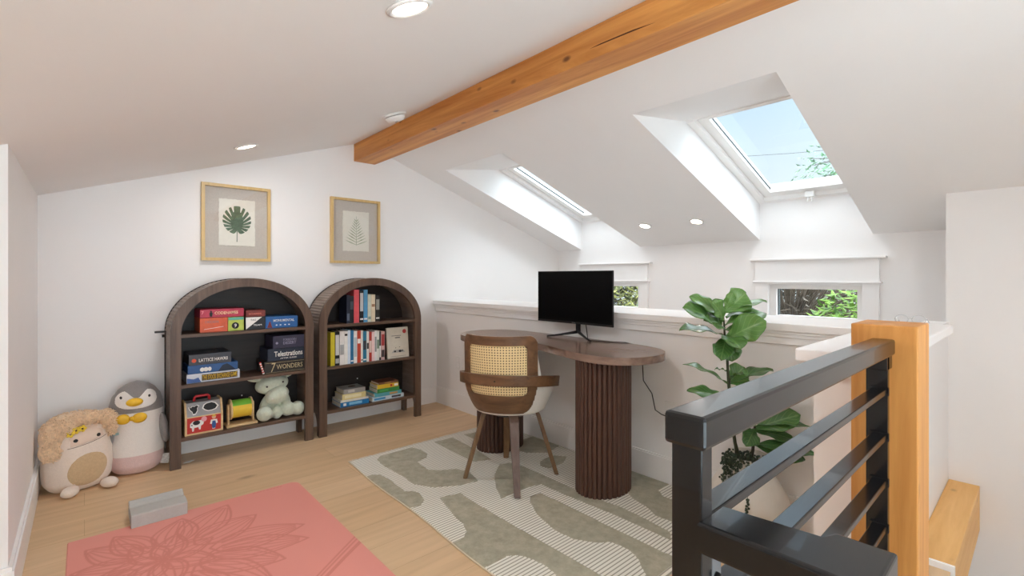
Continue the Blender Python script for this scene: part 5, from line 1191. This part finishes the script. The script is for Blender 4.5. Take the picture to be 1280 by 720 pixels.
decal([(-0.052, 0.245), (0.0, 0.250), (0.062, 0.262), (0.103, 0.276), (0.098, 0.31), (0.075, 0.345), (0.03, 0.345), (-0.03, 0.330), (-0.058, 0.29)], qsurf, 'face_patch', plain('pale face plush', (228, 206, 188), 0.95, var=0.03), t, 0.002, 6)
b = MB(); b.tube([qsurf(-0.058+0.165*k/10, 0.243+0.033*(k/10)**1.5, 0.002) for k in range(11)], 0.0013, 6); b.build('seam', plain('dark seam', (120, 90, 70), 0.8), t)
for ex, ez in ((-0.024, 0.279), (0.072, 0.287)):
    decal(EL(ex, ez, 0.011, 16, 0.010), qsurf, 'eye', BLACK, t, 0.006, 3)
for fx, fz in ((-0.045, 0.318), (-0.022, 0.332), (0.004, 0.336)):
    b = MB(); c_ = qsurf(fx, fz, 0.014)
    for k in range(5): b.ball(c_+Vector((0.011*math.cos(2*PI*k/5), 0, 0.011*math.sin(2*PI*k/5))), (0.008, 0.004, 0.008), u=10, v=8)
    fl = b.build('flower', plain('yellow felt', (238, 208, 70), 0.8), t)
    b = MB(); b.ball(c_+Vector((0, -0.003, 0)), (0.0045, 0.003, 0.0045), u=10, v=8); b.build('flower_center', plain('brown felt', (90, 66, 30), 0.8), fl)
for fx, ln, rz_ in ((-0.052, 0.055, -28), (0.108, 0.048, 20)):
    b = MB(); b.ball((fx, -0.150, 0.028), (0.036, 0.050, 0.027), rot('Z', rz_)); b.build('foot', CREAMPL, t)
# shaggy hair: a soft core and curled locks
HB = [((-0.005, 0.0, 0.360), (0.118, 0.090, 0.050)), ((-0.105, -0.030, 0.300), (0.056, 0.085, 0.085)), ((-0.115, -0.065, 0.235), (0.052, 0.055, 0.058)), ((0.122, -0.025, 0.345), (0.040, 0.070, 0.055)), ((0.132, -0.045, 0.300), (0.024, 0.045, 0.045)), ((0.035, -0.055, 0.378), (0.085, 0.050, 0.032)), ((-0.06, -0.07, 0.345), (0.05, 0.045, 0.045))]
h = blob('hair', HB, FURB, t, 0.010, 3)
b = MB(); rnd = random.Random(9)
for k in range(3000):
    c_, r_ = rnd.choice(HB); a = rnd.uniform(0, 2*PI); u = rnd.uniform(-0.75, 1); s_ = math.sqrt(1-u*u); n_ = Vector((s_*math.cos(a), s_*math.sin(a), u))
    p = Vector((c_[0]+n_.x*r_[0], c_[1]+n_.y*r_[1], c_[2]+n_.z*r_[2]))
    if p.x+t.location.x < -0.205+0.03 or p.y > 0.13: continue
    if -0.05 < p.x < 0.095 and p.y < -0.06 and p.z < 0.335: continue
    tg = n_.cross(Vector((rnd.uniform(-1, 1), rnd.uniform(-1, 1), rnd.uniform(-1, 1)))).normalized(); L = rnd.uniform(0.008, 0.016)
    b.tube([p, p+n_*L*0.45+tg*L*0.35, p+n_*L*0.55+tg*L*0.9+Vector((0, 0, -0.003))], [0.0028, 0.0022, 0.0006], 4, caps=False)
b.build('curls', FURB, h, kind='stuff')
b = MB(); b.box((-0.012, -0.0012, -0.007), (0.014, 0.0012, 0.007), 0.001, T(0.150, -0.075, 0.262)); b.build('fabric_tag', plain('teal satin', (128, 166, 168), 0.5), t, label='small teal tag')

b = MB(); b.prism([(0.452, 3.548), (0.486, 3.540), (0.516, 3.566), (0.500, 3.570), (0.470, 3.566)], 0.0005, 0.0035, 'Z')
tag(b.build('paper_scrap', plain('white paper scrap', (226, 222, 216), 0.7)), 'scrap of white paper on the floor under the left bookcase', 'paper')

# ------------------------------------------------------------------ outside: ground, shrubs, a tall tree, an overhead wire
b = MB(); b.box((XW+0.5, -14, -3.2), (30, 16, -3.0)); struct('ground', b, plain('garden soil', (96, 92, 66), 0.95, var=0.3, scale=3))
def leafmat(name, a, c):
    m, t_, bs = new_mat(name); bs.inputs['Roughness'].default_value = 0.5
    co = t_.nodes.new('ShaderNodeTexCoord'); n = t_.nodes.new('ShaderNodeTexNoise'); n.inputs['Scale'].default_value = 9; t_.links.new(co.outputs['Object'], n.inputs['Vector'])
    r = t_.nodes.new('ShaderNodeValToRGB'); r.color_ramp.elements[0].position = .35; r.color_ramp.elements[1].position = .65; r.color_ramp.elements[0].color = lin(a); r.color_ramp.elements[1].color = lin(c)
    t_.links.new(n.outputs['Fac'], r.inputs[0]); t_.links.new(r.outputs[0], bs.inputs['Base Color'])
    bs.inputs['Transmission Weight'].default_value = 0.0; bs.inputs['Subsurface Weight'].default_value = 0.0
    return m
BARK = plain('grey brown bark', (84, 72, 60), 0.9, var=0.3, scale=8)
def shrub(name, label, c, R_, nl, lsz, mat, seed, twigs=60, elong=2.2, group=None, zfoot=-3.0, hollow=0.55):
    rnd = random.Random(seed); t = thing(name, label, 'tree', (c[0], c[1], zfoot), group); c = Vector(c)
    b = MB(); b.tube([(c.x, c.y, zfoot), (c.x+0.1, c.y-0.05, (zfoot+c.z)/2), tuple(c)], [0.09, 0.07, 0.04], 8); tr = b.build('trunk', BARK, t)
    b = MB()
    for k in range(twigs):
        d = Vector((rnd.gauss(0, 1), rnd.gauss(0, 1), rnd.gauss(0, .8))).normalized(); e_ = Vector((d.x*R_[0], d.y*R_[1], d.z*R_[2]))
        m1_ = c + e_*0.5 + Vector((rnd.uniform(-.1, .1), rnd.uniform(-.1, .1), rnd.uniform(0, .12)))
        b.tube([c + Vector((0, 0, -0.4*R_[2]))*rnd.random(), m1_, c+e_*rnd.uniform(.75, 1.0)], [0.018, 0.010, 0.003], 5, caps=False)
    b.build('branches', BARK, t)
    B = MB(); bm = B.bm
    for k in range(nl):
        d = Vector((rnd.gauss(0, 1), rnd.gauss(0, 1), rnd.gauss(0, 1))).normalized(); r_ = hollow+(1-hollow)*rnd.random()**0.6
        p = c + Vector((d.x*R_[0], d.y*R_[1], d.z*R_[2]))*r_
        ax = (d*0.5+Vector((rnd.uniform(-1, 1), rnd.uniform(-1, 1), rnd.uniform(-.9, .3)))).normalized(); sd = ax.cross(Vector((rnd.uniform(-.4, .4), rnd.uniform(-.4, .4), 1))).normalized(); L = lsz*rnd.uniform(.6, 1.3)
        nn = ax.cross(sd)*L*0.12
        v = [bm.verts.new(q) for q in (p, p+ax*L*.45+sd*L/elong*.5+nn, p+ax*L, p+ax*L*.45-sd*L/elong*.5+nn)]
        bm.faces.new(v)
    B.build('foliage', mat, t)
shrub('hedge_tree', 'yellow-green leafy shrub outside the window behind the monitor', (6.9, 4.7, 0.5), (1.1, 1.5, 1.5), 6500, 0.17, leafmat('yellow green leaves', (50, 62, 26), (168, 168, 92)), 1, 50, 3.2)
shrub('hedge_tree', 'bright green ferny tree outside the low window near the stairs', (6.25, 1.15, 0.55), (0.55, 0.62, 0.62), 1300, 0.13, leafmat('bright green leaves', (52, 88, 20), (122, 160, 48)), 2, 30, 3.0)
shrub('bare_shrub', 'brown twiggy shrub outside the low window near the stairs', (7.1, 2.3, 0.5), (1.0, 1.3, 1.3), 900, 0.08, leafmat('dull brown leaves', (48, 43, 32), (88, 76, 58)), 3, 520, 2.0, hollow=0.2)
shrub('hedge_tree', 'dark evergreen shrub standing behind the brown twiggy one', (9.2, 4.4, 0.2), (0.9, 4.6, 1.7), 7000, 0.22, leafmat('dark leaves', (24, 32, 18), (44, 48, 30)), 4, 20, 2.0)
shrub('tall_tree', 'tree whose leafy branch shows at the edge of the skylight', (9.35, 1.42, 2.95), (0.9, 1.55, 0.66), 1900, 0.105, leafmat('cool green leaves', (76, 130, 94), (130, 180, 138)), 5, 40, 2.4, hollow=0.3)
b = MB(); b.tube([(10.6, 1.3, 3.45), (10.0, 3.2, 3.5), (9.4, 5.2, 3.63), (9.0, 7.5, 3.85)], 0.0045, 6)
tag(b.build('overhead_wire', plain('grey wire', (84, 92, 100), 0.6)), 'thin grey overhead wire crossing the sky outside the skylight', 'wire')

for o in bpy.data.objects:
    if '_local' in o.keys(): del o['_local']
